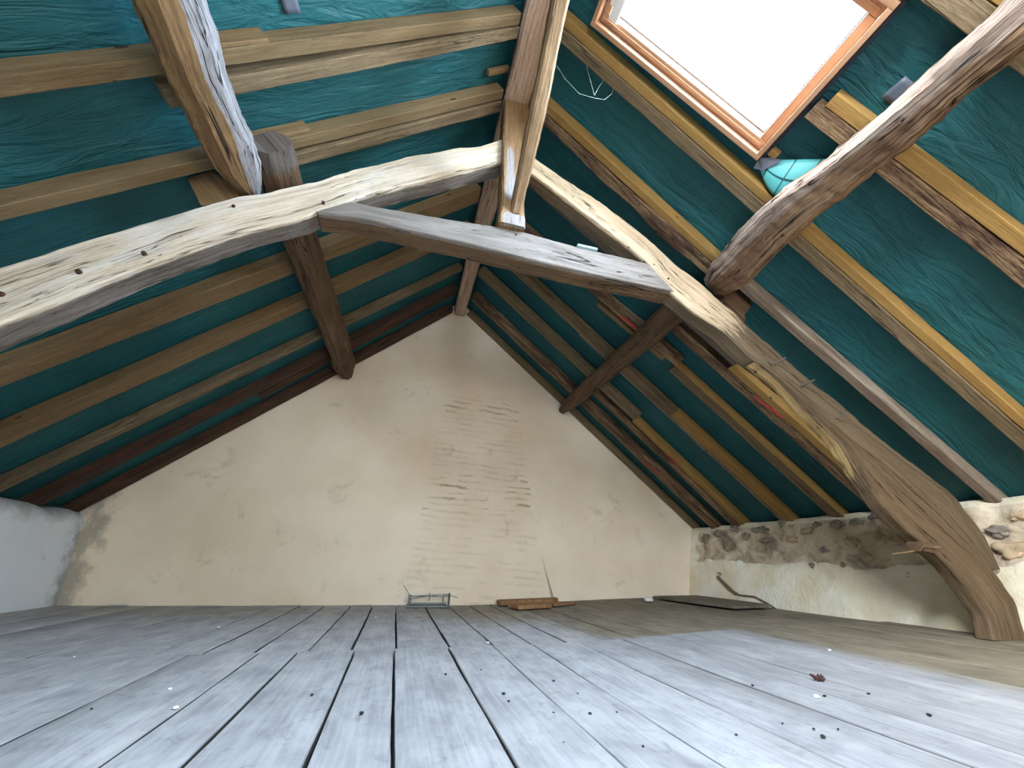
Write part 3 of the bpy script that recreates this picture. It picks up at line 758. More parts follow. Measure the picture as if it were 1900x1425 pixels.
def portal(wy0, wy1, side='R'):
    L = bpy.data.lights.new('sky_portal', 'AREA'); L.shape = 'RECTANGLE'; L.size = WIN_S1-WIN_S0; L.size_y = wy1-wy0
    L.cycles.is_portal = True
    o = bpy.data.objects.new('sky_portal', L); C.objects.link(o)
    P, d, nn = slope(side); Mx = Matrix((d, Vector((0, 1, 0)), d.cross(Vector((0, 1, 0))))).transposed().to_4x4()
    # lamps shine along local -z: outward normal must be +z
    if (d.cross(Vector((0, 1, 0)))).dot(nn) < 0: Mx = Matrix((d, Vector((0, -1, 0)), nn)).transposed().to_4x4()
    Mx.translation = roof(side, (WIN_S0+WIN_S1)/2, (wy0+wy1)/2, 0.17); o.matrix_world = Mx
portal(WIN_Y0, WIN_Y1)
for sd in ('R', 'L'):
    for a, b in BACK_WINS[sd]: portal(a, b, sd)
def fill_door():
    x0, x1, z0, z1 = FILL_DOOR; Y = REAR
    root = empty('door_1', Vector(((x0+x1)/2, Y, z0))); tag(root, 'glazed loft door in the gable behind the viewer', 'door', None, 'structure')
    def b(nm, lo, hi, mat, bev=.004): return box_mesh(nm, lo, hi, mat, root, bev)
    for xa, xb in ((x0-.1, x0+.05), (x1-.05, x1+.1)): b('jamb', (xa, Y-.06, z0-.1), (xb, Y+.05, z1+.1), 'window')
    for za, zb in ((z0-.12, z0+.05), (z1-.05, z1+.12)): b('rail', (x0+.05, Y-.06, za), (x1-.05, Y+.05, zb), 'window')
    xm = (x0+x1)/2; b('mullion', (xm-.035, Y-.05, z0+.05), (xm+.035, Y+.04, z1-.05), 'window')
    b('glass_pane', (x0+.05, Y-.01, z0+.05), (xm-.035, Y-.004, z1-.05), 'glass', 0); b('glass_pane', (xm+.035, Y-.01, z0+.05), (x1-.05, Y-.004, z1-.05), 'glass', 0)
    L = bpy.data.lights.new('sky_portal', 'AREA'); L.shape = 'RECTANGLE'; L.size = x1-x0; L.size_y = z1-z0; L.cycles.is_portal = True
    o = bpy.data.objects.new('sky_portal', L); C.objects.link(o); o.location = ((x0+x1)/2, Y-.08, (z0+z1)/2); o.rotation_euler = (math.radians(90), 0, 0)
fill_door()


# ------------------------------------------------------------------ rafters
TL, TR = 4.40, 4.375
r = rafter
r('dark brown rafter lying against the gable at the left verge', 'L', -.25, TL, (4.78, 4.76), (4.885, 4.885), 'dark', amp=.004)
r('dark reddish brown left rafter nearest the gable rafter', 'L', -.25, TL, (4.30, 4.27), (4.42, 4.33), 'red', amp=.004)
r('rough dark old rafter tucked between the two rafters beside the gable at left', 'L', 1.75, TL, (4.45, 4.36), (4.58, 4.46), 'dark', (.025, MEM-.006), amp=.006)
r('slim drab left rafter, third from the gable', 'L', -.25, TL, (3.86, 3.86), (3.925, 3.93), 'drab')
r('brown pine left rafter with a large dark knot, fourth from the gable', 'L', -.25, TL, (3.275, 3.17), (3.42, 3.31), 'pine')
r('brown pine left rafter just behind the truss', 'L', -.25, TL, (2.705, 2.68), (2.845, 2.86), 'pine')
r('long pale pine left rafter reaching the truss cleat', 'L', -.25, TL, (1.77, 1.775), (1.84, 1.845), 'bleached')
r('sawn old rafter fixed beside the long rafter over the left principal', 'L', 2.62, TL, (1.868, 1.855), (1.94, 1.94), 'drab', (-.012, .085), amp=.004)
r('short packing block on the rafter behind the round purlin end', 'L', 2.5, 2.865, (1.748, 1.75), (1.769, 1.772), 'pine', (.012, MEM-.004))
r('topmost long pale pine rafter of the left slope', 'L', -.25, TL, (1.303, 1.295), (1.378, 1.36), 'bleached')
r('sawn old rafter ending behind the leaning left purlin', 'L', 2.24, TL, (1.412, 1.366), (1.498, 1.436), 'drab', (-.012, .085), amp=.004)
r('short packing block on the topmost left rafter beside the purlin', 'L', 2.42, 2.75, (1.278, 1.28), (1.300, 1.30), 'pine', (.004, MEM-.004))

r('pale tan rafter against the gable at the right verge', 'R', -.2, TR, (4.835, 4.835), (4.89, 4.89), 'bleached')
r('mottled reddish old rafter second from the right verge', 'R', -.2, TR, (4.42, 4.37), (4.57, 4.51), ['mottled', 'dark'], amp=.005, matf=lambda v, u, p: 1 if .72 < v and u < .5 else 0)
r('grey old rafter cut off square below the right purlin nearest the gable', 'R', 1.72, TR, (3.85, 3.83), (3.965, 3.96), 'drab', (-.013, .082), amp=.004)
r('yellow pine rafter below the purlin nearest the gable', 'R', -.2, 1.715, (3.985, 3.955), (4.06, 4.03), 'yellow')
r('reddish old rafter below the purlin beside the yellow rafter nearest the gable', 'R', -.2, 2.5, (4.075, 4.065), (4.19, 4.17), 'mottled', amp=.005)
r('grey old rafter cut off square below the right purlin, second from the gable', 'R', 1.56, TR, (3.35, 3.345), (3.45, 3.46), 'drab', (-.013, .082), amp=.004)
r('yellow pine rafter below the purlin, second from the gable', 'R', -.2, 1.555, (3.355, 3.36), (3.455, 3.455), 'yellow')
r('thin grey white old rafter beside the second yellow rafter', 'R', -.2, 2.9, (3.462, 3.464), (3.502, 3.50), 'silver', (.0, .08), amp=.006)
r('mottled old rafter with a torn end below the purlin and a red mark', 'R', 1.98, TR, (2.765, 2.85), (2.85, 2.915), 'mottled', (-.013, .082), amp=.006)
r('short pine sister strip beside the red marked old rafter', 'R', 2.1, 2.95, (2.868, 2.922), (2.93, 2.97), 'pine', (-.005, .08))
r('yellow pine rafter below the purlin just behind the truss', 'R', -.2, 1.975, (2.855, 2.855), (2.972, 2.97), ['yellow', 'drab'], matf=lambda v, u, p: 1 if .45 < v < .78 else 0)
r('dark grey old rafter behind the right principal above the collar', 'R', 1.70, TR, (2.27, 2.27), (2.395, 2.41), 'grey', (-.02, .08), amp=.005)
r('yellow pine rafter half hidden by the right principal', 'R', -.2, 1.695, (2.40, 2.40), (2.475, 2.475), 'yellow')
r('dark weathered rafter with pink edge and red mark behind the right principal', 'R', -.2, 2.3, (2.482, 2.48), (2.575, 2.58), 'mottled', amp=.007)
r('yellow pine rafter from the ridge to the near right purlin', 'R', 2.33, TR, (1.79, 1.725), (1.838, 1.79), 'yellow')
r('wavy mottled old rafter beside the yellow rafter above the right purlin', 'R', 2.33, TR, (1.842, 1.795), (1.96, 1.865), 'mottled', (-.012, .085), amp=.012, wave=.03)
r('silver grey rafter running down to the right knee wall before the truss', 'R', -.2, 2.325, (1.785, 1.785), (1.855, 1.855), 'silver', amp=.004)
r('long yellow pine rafter beside the roof window', 'R', -.2, TR, (1.335, 1.215), (1.385, 1.27), 'yellow')
r('grey knotty old rafter under the long yellow rafter by the window', 'R', -.2, TR, (1.388, 1.272), (1.468, 1.345), 'drab', (-.010, .085), amp=.005)
r('yellow pine rafter trimmed off below the roof window', 'R', -.2, 2.66, (.70, .735), (.765, .80), 'yellow')
r('reddish brown old rafter trimmed off below the roof window', 'R', -.2, 2.70, (.768, .803), (.865, .88), 'mottled', (-.012, .085), amp=.006)
r('yellow pine rafter in the top right corner', 'R', -.2, TR, (.20, .20), (.272, .272), 'yellow')
r('drab knotty old rafter in the top right corner', 'R', -.2, TR, (.275, .275), (.365, .365), 'drab', (-.012, .085), amp=.005)

# ------------------------------------------------------------------ ridge beam and purlins
X1, Z1, Y1_ = Vector((1, 0, 0)), Vector((0, 0, 1)), Vector((0, 1, 0))
rp = [Vector((.455, REAR, 3.815)), Vector((.455, .6, 3.815)), Vector((.45, 1.9, 3.82)), Vector((.445, 3.2, 3.82)), Vector((.445, 4.885, 3.81))]
o = beam_path('ridge_beam', rp, [(.10, .088), (.10, .088), (.098, .088), (.088, .085), (.08, .08)], X1, Z1, 'ridge', .010, 3, 140, 5, .02)
tag(o, 'rough brown oak ridge beam running to the gable peak', 'beam')

def purlin(name, label, side, pts, mats, amp, seed, ch, blendf=None, n=80, k=5, f=3.0):
    P, d, nn = slope(side)
    path = [roof(side, (a+b)/2, y, -(h/2)-.015) for (y, a, b, h) in pts]
    o = beam_path(name, path, [((b-a)/2, h/2) for (y, a, b, h) in pts], d, nn, mats, amp, seed, n, k, ch, None, f, blendf)
    tag(o, label, 'purlin'); return o
# ring order: 0-.25 top(+n), .25-.5 downhill(-d), .5-.75 underside, .75-1 uphill
def torn(v, u, p):
    e = .60+.09*nz((p.x*.3, p.y, p.z*.3), 2.6, 4)
    return max(0, min(1, .5+(v-e)*9)) if v > .2 else 1
purlin('purlin', 'leaning silvered left purlin in front of the truss, one face bleached white', 'L',
       [(REAR, 2.24, 2.50, .20), (0.2, 2.24, 2.50, .20), (0.75, 2.25, 2.50, .20), (1.0, 2.275, 2.50, .20), (1.14, 2.27, 2.505, .20), (1.28, 2.262, 2.48, .20), (1.44, 2.27, 2.49, .20), (1.58, 2.275, 2.505, .195), (1.72, 2.28, 2.50, .19), (1.84, 2.31, 2.485, .18), (1.93, 2.335, 2.47, .165)], 'leaning', .012, 5, .055, torn, 130, 6, 4.0)
purlin('purlin', 'rounded brown left purlin from behind the truss to the gable', 'L',
       [(1.70, 2.50, 2.70, .145), (2.0, 2.48, 2.70, .15), (2.3, 2.475, 2.71, .155), (3.0, 2.51, 2.745, .16), (3.7, 2.54, 2.77, .16), (4.2, 2.56, 2.79, .16), (4.5, 2.535, 2.80, .16), (4.87, 2.60, 2.76, .13)], 'brown', .014, 9, .05, lambda v, u, p: max(0, 1-u*12), 110)
purlin('purlin', 'splintered tan right purlin in front of the truss under the window', 'R',
       [(REAR, 2.24, 2.45, .19), (0.1, 2.24, 2.44, .19), (0.45, 2.25, 2.43, .18), (0.72, 2.245, 2.445, .18), (0.98, 2.25, 2.47, .175), (1.15, 2.255, 2.50, .175), (1.3, 2.25, 2.50, .175), (1.5, 2.225, 2.495, .175), (1.66, 2.205, 2.48, .17), (1.80, 2.225, 2.46, .16), (1.90, 2.255, 2.425, .14)], 'splintered', .020, 14, .035,
       lambda v, u, p: max(0, min(1, .5+(v-.66-.07*nz((p.x*.3, p.y, p.z*.3), 3, 3))*8)) if v > .3 else 0, 150, 7, 5.0)
purlin('purlin', 'brown right purlin from behind the truss to the gable', 'R',
       [(2.02, 2.275, 2.50, .13), (2.3, 2.28, 2.49, .13), (2.86, 2.285, 2.485, .13), (3.6, 2.295, 2.48, .13), (4.3, 2.30, 2.485, .13), (4.6, 2.31, 2.475, .12), (4.875, 2.34, 2.43, .10)], 'brown', .010, 21, .02, None, 100)

# ------------------------------------------------------------------ truss
def side_face(v, u, p): return 0
# ring order for truss timbers: 0-.25 top edge, .25-.5 front face (-y), .5-.75 underside, .75-1 back
pl = truss_timber('principal_rafter', [Vector((-2.84, 0, .02)), Vector((-2.62, 0, .62)), Vector((-2.28, 0, 1.12))]+[at_y(p, T0) for p in ((-100, 530), (0, 494), (147, 448), (332, 396), (442, 365), (553, 343), (600, 333), (674, 309), (755, 291), (850, 274), (891, 270), (931, 257))],
                  [Vector((-2.50, 0, .02)), Vector((-2.34, 0, .52)), Vector((-2.05, 0, .92))]+[at_y(p, T0) for p in ((-100, 640), (0, 599), (125, 549), (203, 519), (332, 469), (442, 432), (545, 409), (590, 392), (655, 370), (747, 343), (821, 326), (931, 299))],
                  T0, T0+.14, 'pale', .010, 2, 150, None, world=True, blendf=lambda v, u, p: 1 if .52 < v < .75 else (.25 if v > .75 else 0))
tag(pl, 'pale hewn curved principal rafter crossing the left slope', 'beam', 'principal rafters of the truss')
pr = truss_timber('principal_rafter', [(988, 290), (1060, 339), (1116, 376), (1189, 431), (1256, 492), (1292, 517), (1325, 549), (1377, 594), (1450, 660), (1568, 759), (1679, 848), (1775, 922), (1832, 1000), (1858, 1057)],
                  [(986, 320), (1079, 391), (1160, 453), (1202, 488), (1250, 548), (1288, 579), (1340, 612), (1395, 665), (1455, 709), (1527, 767), (1601, 831), (1636, 857), (1732, 943), (1800, 1013), (1832, 1055)],
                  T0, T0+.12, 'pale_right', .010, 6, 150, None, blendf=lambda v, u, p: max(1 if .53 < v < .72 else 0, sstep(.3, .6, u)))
tag(pr, 'hewn principal rafter running down the right slope to the knee wall', 'beam', 'principal rafters of the truss')
ck = truss_timber('cruck_post', [(1403, 670), (1457, 714), (1529, 772), (1603, 836), (1638, 862), (1733, 949), (1802, 1019), (1842, 1062), (1882, 1118), (1908, 1192)],
                  [(1399, 672), (1450, 712), (1500, 768), (1558, 824), (1606, 900), (1638, 942), (1688, 990), (1735, 1030), (1763, 1056), (1797, 1096), (1832, 1145), (1842, 1188)],
                  T0-.01, T0+.085, 'post', .010, 12, 130, None, ch=.012, blendf=lambda v, u, p: (1 if .50 < v < .76 else 0)*sstep(.52, .36, u)+.25*sstep(.6, .3, u))
tag(ck, 'curved oak post carrying the right principal down to the floor', 'post')
co = truss_timber('collar_beam', [(586, 392), (648, 372), (703, 385), (920, 420), (972, 431), (1068, 457), (1203, 489)],
                  [(590, 396), (640, 402), (685, 409), (773, 431), (873, 453), (968, 478), (1090, 507), (1251, 542)],
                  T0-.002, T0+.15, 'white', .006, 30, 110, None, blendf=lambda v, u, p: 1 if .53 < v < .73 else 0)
tag(co, 'straight silvered collar beam across the truss', 'beam')

# king post
kp = [Vector((.45, T0+.03, 2.435)), Vector((.45, T0+.03, 2.50)), Vector((.452, T0+.03, 2.60)), Vector((.45, T0+.03, 3.0)), Vector((.452, T0+.03, 3.45)), Vector((.455, T0+.03, 3.725))]
o = beam_path('king_post', kp, [(.088, .07), (.090, .07), (.080, .07), (.085, .072), (.095, .075), (.098, .075)], X1, Y1_, 'king', .008, 4, 80, 5, .012, None, 3.5,
              lambda v, u, p: (1 if .5 < v < .76 else .1)*max(sstep(.09, .06, u), sstep(.14, .2, u)*sstep(.66, .5, u)*sstep(.50, .44, p.x+.05*u)))
tag(o, 'upright king post between collar and ridge, patched with white', 'post')
# brace from king post up to the ridge, towards the viewer
bd = Vector((0, -1.18, 1.18)).normalized(); bn = Vector((0, -1, -1)).normalized()
bp_ = [Vector((.468, T0-.03, 2.55)), Vector((.475, T0-.06, 2.62)), Vector((.49, T0-.5, 3.05)), Vector((.497, T0-1.16, 3.715))]
o = beam_path('brace', bp_, [(.038, .03), (.042, .045), (.048, .05), (.050, .05)], X1, bn, 'tan', .008, 8, 90, 5, .016)
tag(o, 'slanting tan brace rising from the king post to the ridge', 'beam')

# cleats that stop the purlins on the principals
def prism(name, poly, y0, y1, mats, label, cat, seed=0):
    c = sum((Vector((p.x, 0, p.z)) for p in poly), Vector())/len(poly); rings = []
    n = 6
    for i in range(n):
        y = y0+(y1-y0)*i/(n-1); k = 0.96 if i in (0, n-1) else 1.0
        ring = []
        for a, b in zip(poly, poly[1:]+poly[:1]):
            for t in (0.06, .5, .94):
                q = a.lerp(b, t); ring.append(Vector((c.x+(q.x-c.x)*k, y, c.z+(q.z-c.z)*k)))
        rings.append(ring)
    o = loft(name, wob(rings, .004, 8, seed), mats, None, None, 40); tag(o, label, cat, 'purlin cleats on the truss'); return o
prism('cleat', [at_y(p, T0+.06) for p in ((347, 332), (396, 318), (446, 362), (440, 378), (373, 386))], T0+.05, T0+.16, 'pine', 'squared wooden cleat wedged below the leaning left purlin', 'cleat', 3)
prism('cleat', [at_y(p, T0+.10) for p in ((1330, 545), (1364, 541), (1384, 556), (1388, 573), (1374, 590), (1376, 604), (1345, 580))], T0+.06, T0+.16, 'brown', 'dark rounded wooden cleat below the right purlin on the principal', 'cleat', 6)

# pegs
def peg(parent, p, d, L, r_, mat, Y=None, label=None):
    q = at_y(p, Y if Y is not None else T0)
    o = tube('peg', [q-d*.01, q+d*L*.5, q+d*L], r_, mat, parent, 8, .75); return o
for p in ((1434, 676), (1487, 716), (1548, 776)):
    peg(pr, p, Vector((.42, -.85, .22)).normalized(), .085, .008, 'grey')
for p in ((1402, 690), (1431, 738)):
    peg(ck, p, Vector((-.45, -.5, -.2)).normalized(), .05, .008, 'grey', T0+.05)
for p, rr in (((147, 505), .013), ((268, 471), .012), ((4, 547), .013), ((434, 384), .010), ((600, 377), .010)):
    peg(pl, p, Vector((0, -1, 0)), .012, rr, 'dark')
peg(pr, (1240, 517), Vector((0, -1, 0)), .006, .007, 'dark'); peg(co, (957, 436), Vector((0, -1, 0)), .008, .008, 'dark')
# through wedge at the foot joint of the post
q = at_y((1703, 1016), T0)
wdg = box_mesh('wedge', (-.045, -.06, -.03), (.05, .03, .03), 'brown', ck, .010, (Vector((.92, 0, -.1)).normalized(), Vector((0, 1, 0)), Vector((.1, 0, .92)).normalized()), q)
peg(ck, (1722, 1016), Vector((.95, -.25, .08)).normalized(), .075, .008, 'pine', T0-.015)
tube('peg', [at_y((1700, 1022), T0), at_y((1655, 1028), T0-.0)], .006, 'pine', ck, 6, .4)

# ------------------------------------------------------------------ smaller things
# strip of pale blue foam lying on the collar
a = at_y((1070, 459), T0+.05); b_ = at_y((1107, 467), T0+.05)
dv = (b_-a); ln = dv.length; dv.normalize(); up_ = dv.cross(Vector((0, 1, 0))); up_ = -up_ if up_.z < 0 else up_
o = box_mesh('foam_strip', (0, -.02, 0), (ln, .02, .018), 'cyan', None, .004, (dv, Vector((0, 1, 0)), up_), a)
tag(o, 'pale blue foam strip lying on top of the collar beam', 'strip')

# torn membrane flap hanging below the window corner
def flap():
    P, d, nn = slope('R')
    nu, nv = 16, 10; verts = []; faces = []
    for i in range(nu):
        u = i/(nu-1); ts, ty = 2.715-.30*u, 1.175-.22*u
        bs, by = 2.705-.29*u, 1.205-.06*u+.03*math.sin(u*math.pi)
        for j in range(nv):
            v = j/(nv-1); k = math.sin(u*math.pi*.85)
            verts.append(roof('R', ts+(bs-ts)*v-.05*v*k, ty+(by-ty)*v+.04*v*k, .06-.075*math.sin(v*math.pi*.55)*k-.01*math.sin(v*3)*k))
    for i in range(nu-1):
        for j in range(nv-1): faces.append((i*nv+j, i*nv+j+1, (i+1)*nv+j+1, (i+1)*nv+j))
    me = bpy.data.meshes.new('membrane_flap'); me.from_pydata(verts, [], faces); me.update()
    lay = me.uv_layers.new(name='UVMap')
    for l, lo in zip(lay.data, me.loops):
        i, j = divmod(lo.vertex_index, nv); l.uv = (i/(nu-1), j/(nv-1))
    M, nt, b = new_mat('printed_face_of_membrane'); uvn = nd(nt, 'ShaderNodeUVMap'); sp = nd(nt, 'ShaderNodeSeparateXYZ'); nt.links.new(uvn.outputs[0], sp.inputs[0])
    l1 = math_n(nt, 'LESS_THAN', math_n(nt, 'ABSOLUTE', math_n(nt, 'SUBTRACT', math_n(nt, 'FRACT', math_n(nt, 'MULTIPLY', sp.outputs[0], 3.0)), .5)), .03)
    l2 = math_n(nt, 'LESS_THAN', math_n(nt, 'ABSOLUTE', math_n(nt, 'SUBTRACT', sp.outputs[1], .5)), .03)
    nt.links.new(mixc(nt, math_n(nt, 'MAXIMUM', l1, l2), srgb(92, 176, 174), srgb(14, 70, 76)), b.inputs['Base Color'])
    o = link('membrane_flap', me, M, None, 80); recentre(o)
    sol = o.modifiers.new('thickness', 'SOLIDIFY'); sol.thickness = .002
    tag(o, 'torn flap of bright turquoise membrane hanging below the window corner', 'membrane'); return o
flap()
# grey sheet corner of the flashing beside it
def sheet(name, pts, mat, label, cat, th=.003):
    me = bpy.data.meshes.new(name); me.from_pydata(pts, [], [tuple(range(len(pts)))]); me.update()
    o = link(name, me, mat); recentre(o); s_ = o.modifiers.new('thickness', 'SOLIDIFY'); s_.thickness = th
    return tag(o, label, cat)
def tape(side, cs, cy, ls, ly, label):
    P, d, nn = slope(side); verts = []; faces = []; n = 5
    for i in range(n):
        for j in range(n): verts.append(roof(side, cs+ls*(i/(n-1)-.5)+.01*(j/(n-1)), cy+ly*(j/(n-1)-.5), MEM-.012+.002*math.sin(i*2+j)))
    for i in range(n-1):
        for j in range(n-1): faces.append((i*n+j, i*n+j+1, (i+1)*n+j+1, (i+1)*n+j))
    me = bpy.data.meshes.new('tape_patch'); me.from_pydata(verts, [], faces); me.update()
    o = link('tape_patch', me, 'tape', None, 80); recentre(o); s_ = o.modifiers.new('thickness', 'SOLIDIFY'); s_.thickness = .0015
    tag(o, label, 'tape', 'patches of tape on the membrane')
def on_roof(p, side, off):
    P, d, nn = slope(side); v = ray(*p); q0 = P+nn*off; t = (q0-CAM).dot(nn)/v.dot(nn); q = CAM+v*t
    return (q-q0).dot(d), q.y
fold = []
for k, p in enumerate(((1398, 312), (1404, 300), (1413, 293), (1427, 291), (1451, 297), (1441, 306), (1416, 315))):
    a_, c_ = on_roof(p, 'R', .03); fold.append(roof('R', a_, c_, .03+.012*math.sin(k*1.7)))
sheet('membrane_fold', fold, 'lead', 'grey curled fold of roofing sheet at the lower window corner', 'sheet')
a_, c_ = on_roof((1432, 279), 'R', .06)
o = box_mesh('packing_block', (a_-.05, c_-.018, .03), (a_+.025, c_+.02, .09), 'yellow', None, .004, (slope('R')[1], Vector((0, 1, 0)), slope('R')[2]), roof('R', 0, 0, 0))
tag(o, 'small yellow wood block below the roof window frame', 'block')
s_, y_ = on_roof((536, 4), 'L', .09); tape('L', s_, y_, .075, .09, 'grey tape patch on the membrane at the top edge of the left slope')
s_, y_ = on_roof((1672, 172), 'R', .09); tape('R', s_, y_, .09, .10, 'grey tape patch on the membrane beside the right purlin')

# red paint marks are drips of paint on two old rafters
def mark(pts, side, off, wdt, label):
    P, d, nn = slope(side); sy = [on_roof(p, side, off) for p in pts]; verts = []; faces = []
    for k, (s, y) in enumerate(sy):
        h = wdt*(.4+.6*math.sin(math.pi*(k+.5)/len(sy)))
        for sgn in (-1, 1): verts.append(roof(side, s, y+sgn*h, off))
    for k in range(len(sy)-1): faces.append((2*k, 2*k+1, 2*k+3, 2*k+2))
    me = bpy.data.meshes.new('paint_mark'); me.from_pydata(verts, [], faces); me.update()
    o = link('paint_mark', me, 'redpaint'); recentre(o); s2 = o.modifiers.new('thickness', 'SOLIDIFY'); s2.thickness = .0015
    tag(o, label, 'paint mark', 'red paint marks on the old rafters')
mark([(1150, 586), (1160, 593), (1172, 603), (1184, 613)], 'R', -.033, .014, 'red paint mark on the old rafter above the far right purlin')
mark([(1398, 735), (1412, 746), (1432, 760), (1452, 776)], 'R', -.007, .012, 'red paint mark on the rafter behind the curved post')
mark([(1196, 858), (1207, 868), (1222, 880)], 'R', -.006, .012, 'red paint mark on the mottled rafter near the gable')
mark([(1235, 842), (1248, 854), (1260, 866)], 'R', -.006, .008, 'faint red paint mark on the rafter beside the mottled one')

# cobweb threads from the ridge to the rafter by the window
def thread(pts, label):
    P = [at_y(p, 1.35) for p in pts]; Q = []
    for a, b in zip(P, P[1:]):
        for k in range(5): Q.append(a.lerp(b, k/5))
    Q.append(P[-1]); o = tube('cobweb_thread', Q, .0008, 'web', None, 4); tag(o, label, 'cobweb', 'cobweb threads by the ridge')
thread([(1033, 122), (1050, 148), (1075, 174), (1103, 182), (1122, 185), (1135, 174), (1141, 155), (1141, 132)], 'long drooping cobweb loop between the brace and the rafter')
thread([(1077, 38), (1080, 75), (1090, 130), (1103, 177), (1112, 160), (1121, 148)], 'cobweb thread hanging straight down beside the roof window')

# wire basket frame leaning against the gable
def crate():
    root = empty('wire_frame', at_floor((795, 1129))); tag(root, 'small galvanised wire frame standing on the floor against the gable', 'wire frame')
    Yf, Yb = 4.60, 4.84
    f0, f1 = at_floor((756, 1129)), at_floor((833, 1126)); zt = .205
    Yf = 4.58
    x0, x1 = at_y((757, 1129), Yf).x, at_y((832, 1125), Yf).x; zb = .012
    z1_ = at_y((757, 1104), Yf).z
    def bar(nm, a, b, rr): tube(nm, [Vector(a), Vector(b)], rr, 'steel', root, 6)
    bar('rail', (x0-.02, Yf, zb), (x1+.01, Yf, zb), .010); bar('rail', (x0, Yb, zb), (x1, Yb, zb), .008); bar('rail', (x0, Yf, zb+.035), (x1, Yf, zb+.035), .004)
    bar('post', (x0, Yf, zb), (x0, Yf, z1_), .007); bar('post', (x1, Yf, zb), (x1, Yf, z1_+.02), .011)
    bar('post', (x0+.03, Yb, zb), (x0+.03, Yb, z1_-.02), .005); bar('post', (x1-.03, Yb, zb), (x1-.03, Yb, z1_-.02), .005)
    bar('top_wire', (x0, Yf, z1_-.01), (x1, Yf, z1_+.01), .004); bar('top_wire', (x0+.03, Yb, z1_-.03), (x1-.03, Yb, z1_-.03), .004)
    xm = (x0+x1)/2
    bar('brace_wire', (x0, Yf, zb+.07), (xm-.02, Yf, z1_-.01), .005); bar('brace_wire', (x1, Yf, zb+.09), (xm+.03, Yf, z1_-.005), .005)
    bar('side_wire', (x0, Yf, z1_), (x0+.03, Yb, z1_-.02), .004); bar('side_wire', (x1, Yf, z1_), (x1-.03, Yb, z1_-.02), .004)
    bar('side_wire', (x0, Yf, zb), (x0, Yb, zb), .005); bar('side_wire', (x1, Yf, zb), (x1, Yb, zb), .005)
    bar('clip', (xm, Yf-.004, z1_-.05), (xm, Yf-.004, z1_+.02), .006)
    bar('loose_wire', (x0, Yf, z1_), (x0-.07, Yf+.06, z1_+.085), .003); bar('loose_wire', (x1, Yf, z1_), (x1+.10, Yf+.1, z1_-.03), .003)
crate()

# broken boards lying by the gable
def slab(name, corners, th, mat, label, cat, group=None, amp=.006, seed=0, z=0.0):
    """irregular flat piece: outline in floor coordinates"""
    c = sum(corners, Vector())/len(corners); rings = []
    for i, zz in enumerate((0, .15*th, .85*th, th)):
        k = (.97, 1, 1, .97)[i]; ring = []
        for a, b in zip(corners, corners[1:]+corners[:1]):
            for t in (.02, .25, .5, .75):
                q = a.lerp(b, t); q = c+(q-c)*k
                ring.append(Vector((q.x+amp*nz(q, 9, seed), q.y+amp*nz(q, 9, seed+3), q.z+zz+z)))
        rings.append(ring)
    o = loft(name, rings, mat, None, None, 40); tag(o, label, cat, group); return o
def fl_pts(*ps): return [Vector((x, y, floor_z(x)+.009)) for x, y in ps]
slab('broken_board', fl_pts((1.13, 4.62), (1.80, 4.62), (1.86, 4.78), (1.14, 4.80)), .045, 'rot', 'long rust brown broken board lying against the gable', 'board', 'broken boards by the gable', seed=1)
slab('broken_board', fl_pts((1.22, 4.22), (1.60, 4.27), (1.62, 4.42), (1.50, 4.52), (1.17, 4.45)), .035, 'rot', 'short splintered brown board in front of the long broken one', 'board', 'broken boards by the gable', .012, 4)
slab('broken_board', fl_pts((1.64, 4.36), (1.92, 4.46), (1.98, 4.54), (1.66, 4.50)), .02, 'rot', 'thin pointed splinter of board beside the broken boards', 'board', 'broken boards by the gable', .012, 7)
slab('loose_plank', fl_pts((2.98, 4.62), (3.08, 3.46), (3.58, 3.50), (3.60, 4.60)), .028, 'floor_brown', 'loose wide plank lying on the floor beside the right knee wall', 'plank', None, .004, 9, .004)
# crumpled white scrap
sc_ = at_floor((1205, 1118)); o = lump('paper_scrap', sc_+Vector((0, 0, .03)), .055, .05, .022, 'debris_white', None, 3, .6); tag(o, 'crumpled white scrap on the floor near the loose plank', 'scrap')
lf = Vector((-2.35, 4.80, .012)); o = lump('paper_scrap', lf, .07, .03, .008, 'debris_white', None, 5, .3); tag(o, 'flat white scrap on the floor by the left gable corner', 'scrap')
# dried leaf on the boards
q = at_floor((1521, 1266)); root = empty('dried_leaf', q+Vector((0, 0, .006))); tag(root, 'curled dark brown dried leaf on the floor boards', 'leaf')
for k, (dx, dy, dz, L) in enumerate(((.02, .004, .010, .022), (-.014, .012, .014, .018), (.004, -.014, .006, .016), (.016, .014, .018, .014))):
    o = lump('leaf_lobe', q+Vector((dx*.6, dy*.6, .010+dz*.4)), L, .006, .008, 'insect', root, k*3.1, .5); o.rotation_euler = (0, -.4, math.atan2(dy, dx))

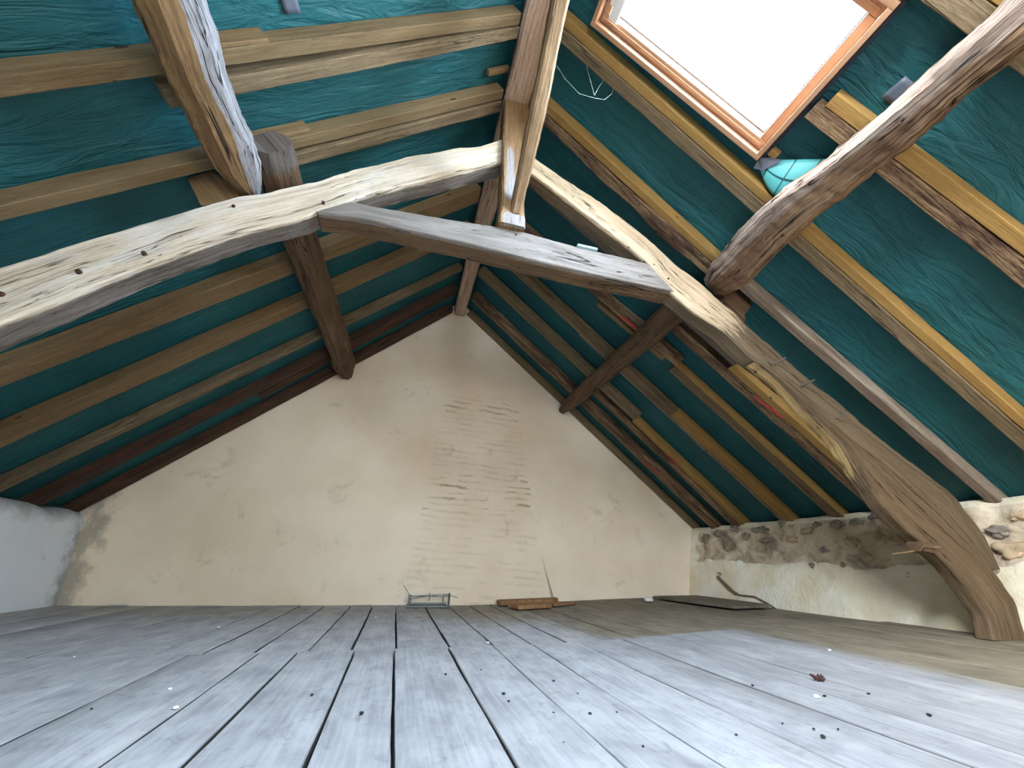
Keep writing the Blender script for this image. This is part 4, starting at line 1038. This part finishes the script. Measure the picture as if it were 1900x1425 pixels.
# cable bent along the right wall
cp = [(1331, 1068), (1345, 1082), (1360, 1096), (1372, 1104), (1400, 1107), (1425, 1120), (1440, 1130)]
def on_rwall(p, out=.015):
    X = RW0
    for k in range(8): q = at_x(p, X); X = rw_x(max(0, q.z))-out
    return q
o = tube('cable', [on_rwall(p) for p in cp], .008, 'cable'); tag(o, 'bent grey brown cable sticking out low on the right wall', 'cable')
o = tube('cable', [on_rwall(p) for p in ((1330, 1071), (1352, 1094), (1366, 1104))], .006, 'cable'); tag(o, 'short second cable end beside the bent cable', 'cable')
# short lath stub left of the ridge beam
s_, y_ = on_roof((950, 128), 'L', .05); o = box_mesh('lath_stub', (-.10, -.02, 0), (.10, .02, .03), 'pine', None, .003, (slope('L')[1], Vector((0, 1, 0)), slope('L')[1].cross(Vector((0, 1, 0)))), roof('L', 4.36, y_, .05))
tag(o, 'short lath stub poking out left of the ridge beam', 'lath')

# droppings and plaster crumbs scattered on the boards: each a thing
def crumbs(pts, mat, nm, cat, group, label, rmin, rmax):
    protos = []
    for k in range(4):
        o = lump(nm, Vector((0, 0, 0)), 1, .75, .5, mat, None, k*5.3, .5, 1); protos.append(o.data); bpy.data.objects.remove(o)
    for i, p in enumerate(pts):
        q = at_floor(p); o = bpy.data.objects.new(nm, protos[i % 4]); C.objects.link(o)
        rr = rmin+(rmax-rmin)*((i*37 % 11)/10); o.scale = (rr, rr, rr); o.location = q+Vector((0, 0, rr*.35+.004)); o.rotation_euler = (0, 0, i*1.3)
        tag(o, label, cat, group)
crumbs([(1453, 1346), (1511, 1357), (1529, 1372), (1556, 1357), (1613, 1291), (1531, 1295), (1367, 1368), (1397, 1275), (1726, 1332), (1027, 1326), (1027, 1267), (1046, 1382), (959, 1223), (578, 1293), (168, 1319), (944, 1305), (934, 1291), (1072, 1290), (827, 1254), (670, 1328), (1194, 1390), (1095, 1328), (1145, 1325), (892, 1246)],
       'debris_black', 'dropping', 'dropping', 'black droppings on the floor', 'small black dropping on the pale floor boards', .004, .009)
crumbs([(1240, 1185), (1275, 1181), (1517, 1297), (891, 1169), (697, 1147), (905, 1195), (1259, 1204), (1466, 1164), (1540, 1210), (136, 1222), (405, 1166), (484, 1209), (313, 1283), (325, 1318)],
       'debris_white', 'plaster_crumb', 'crumb', 'white crumbs on the floor', 'small white plaster crumb on the floor boards', .006, .013)
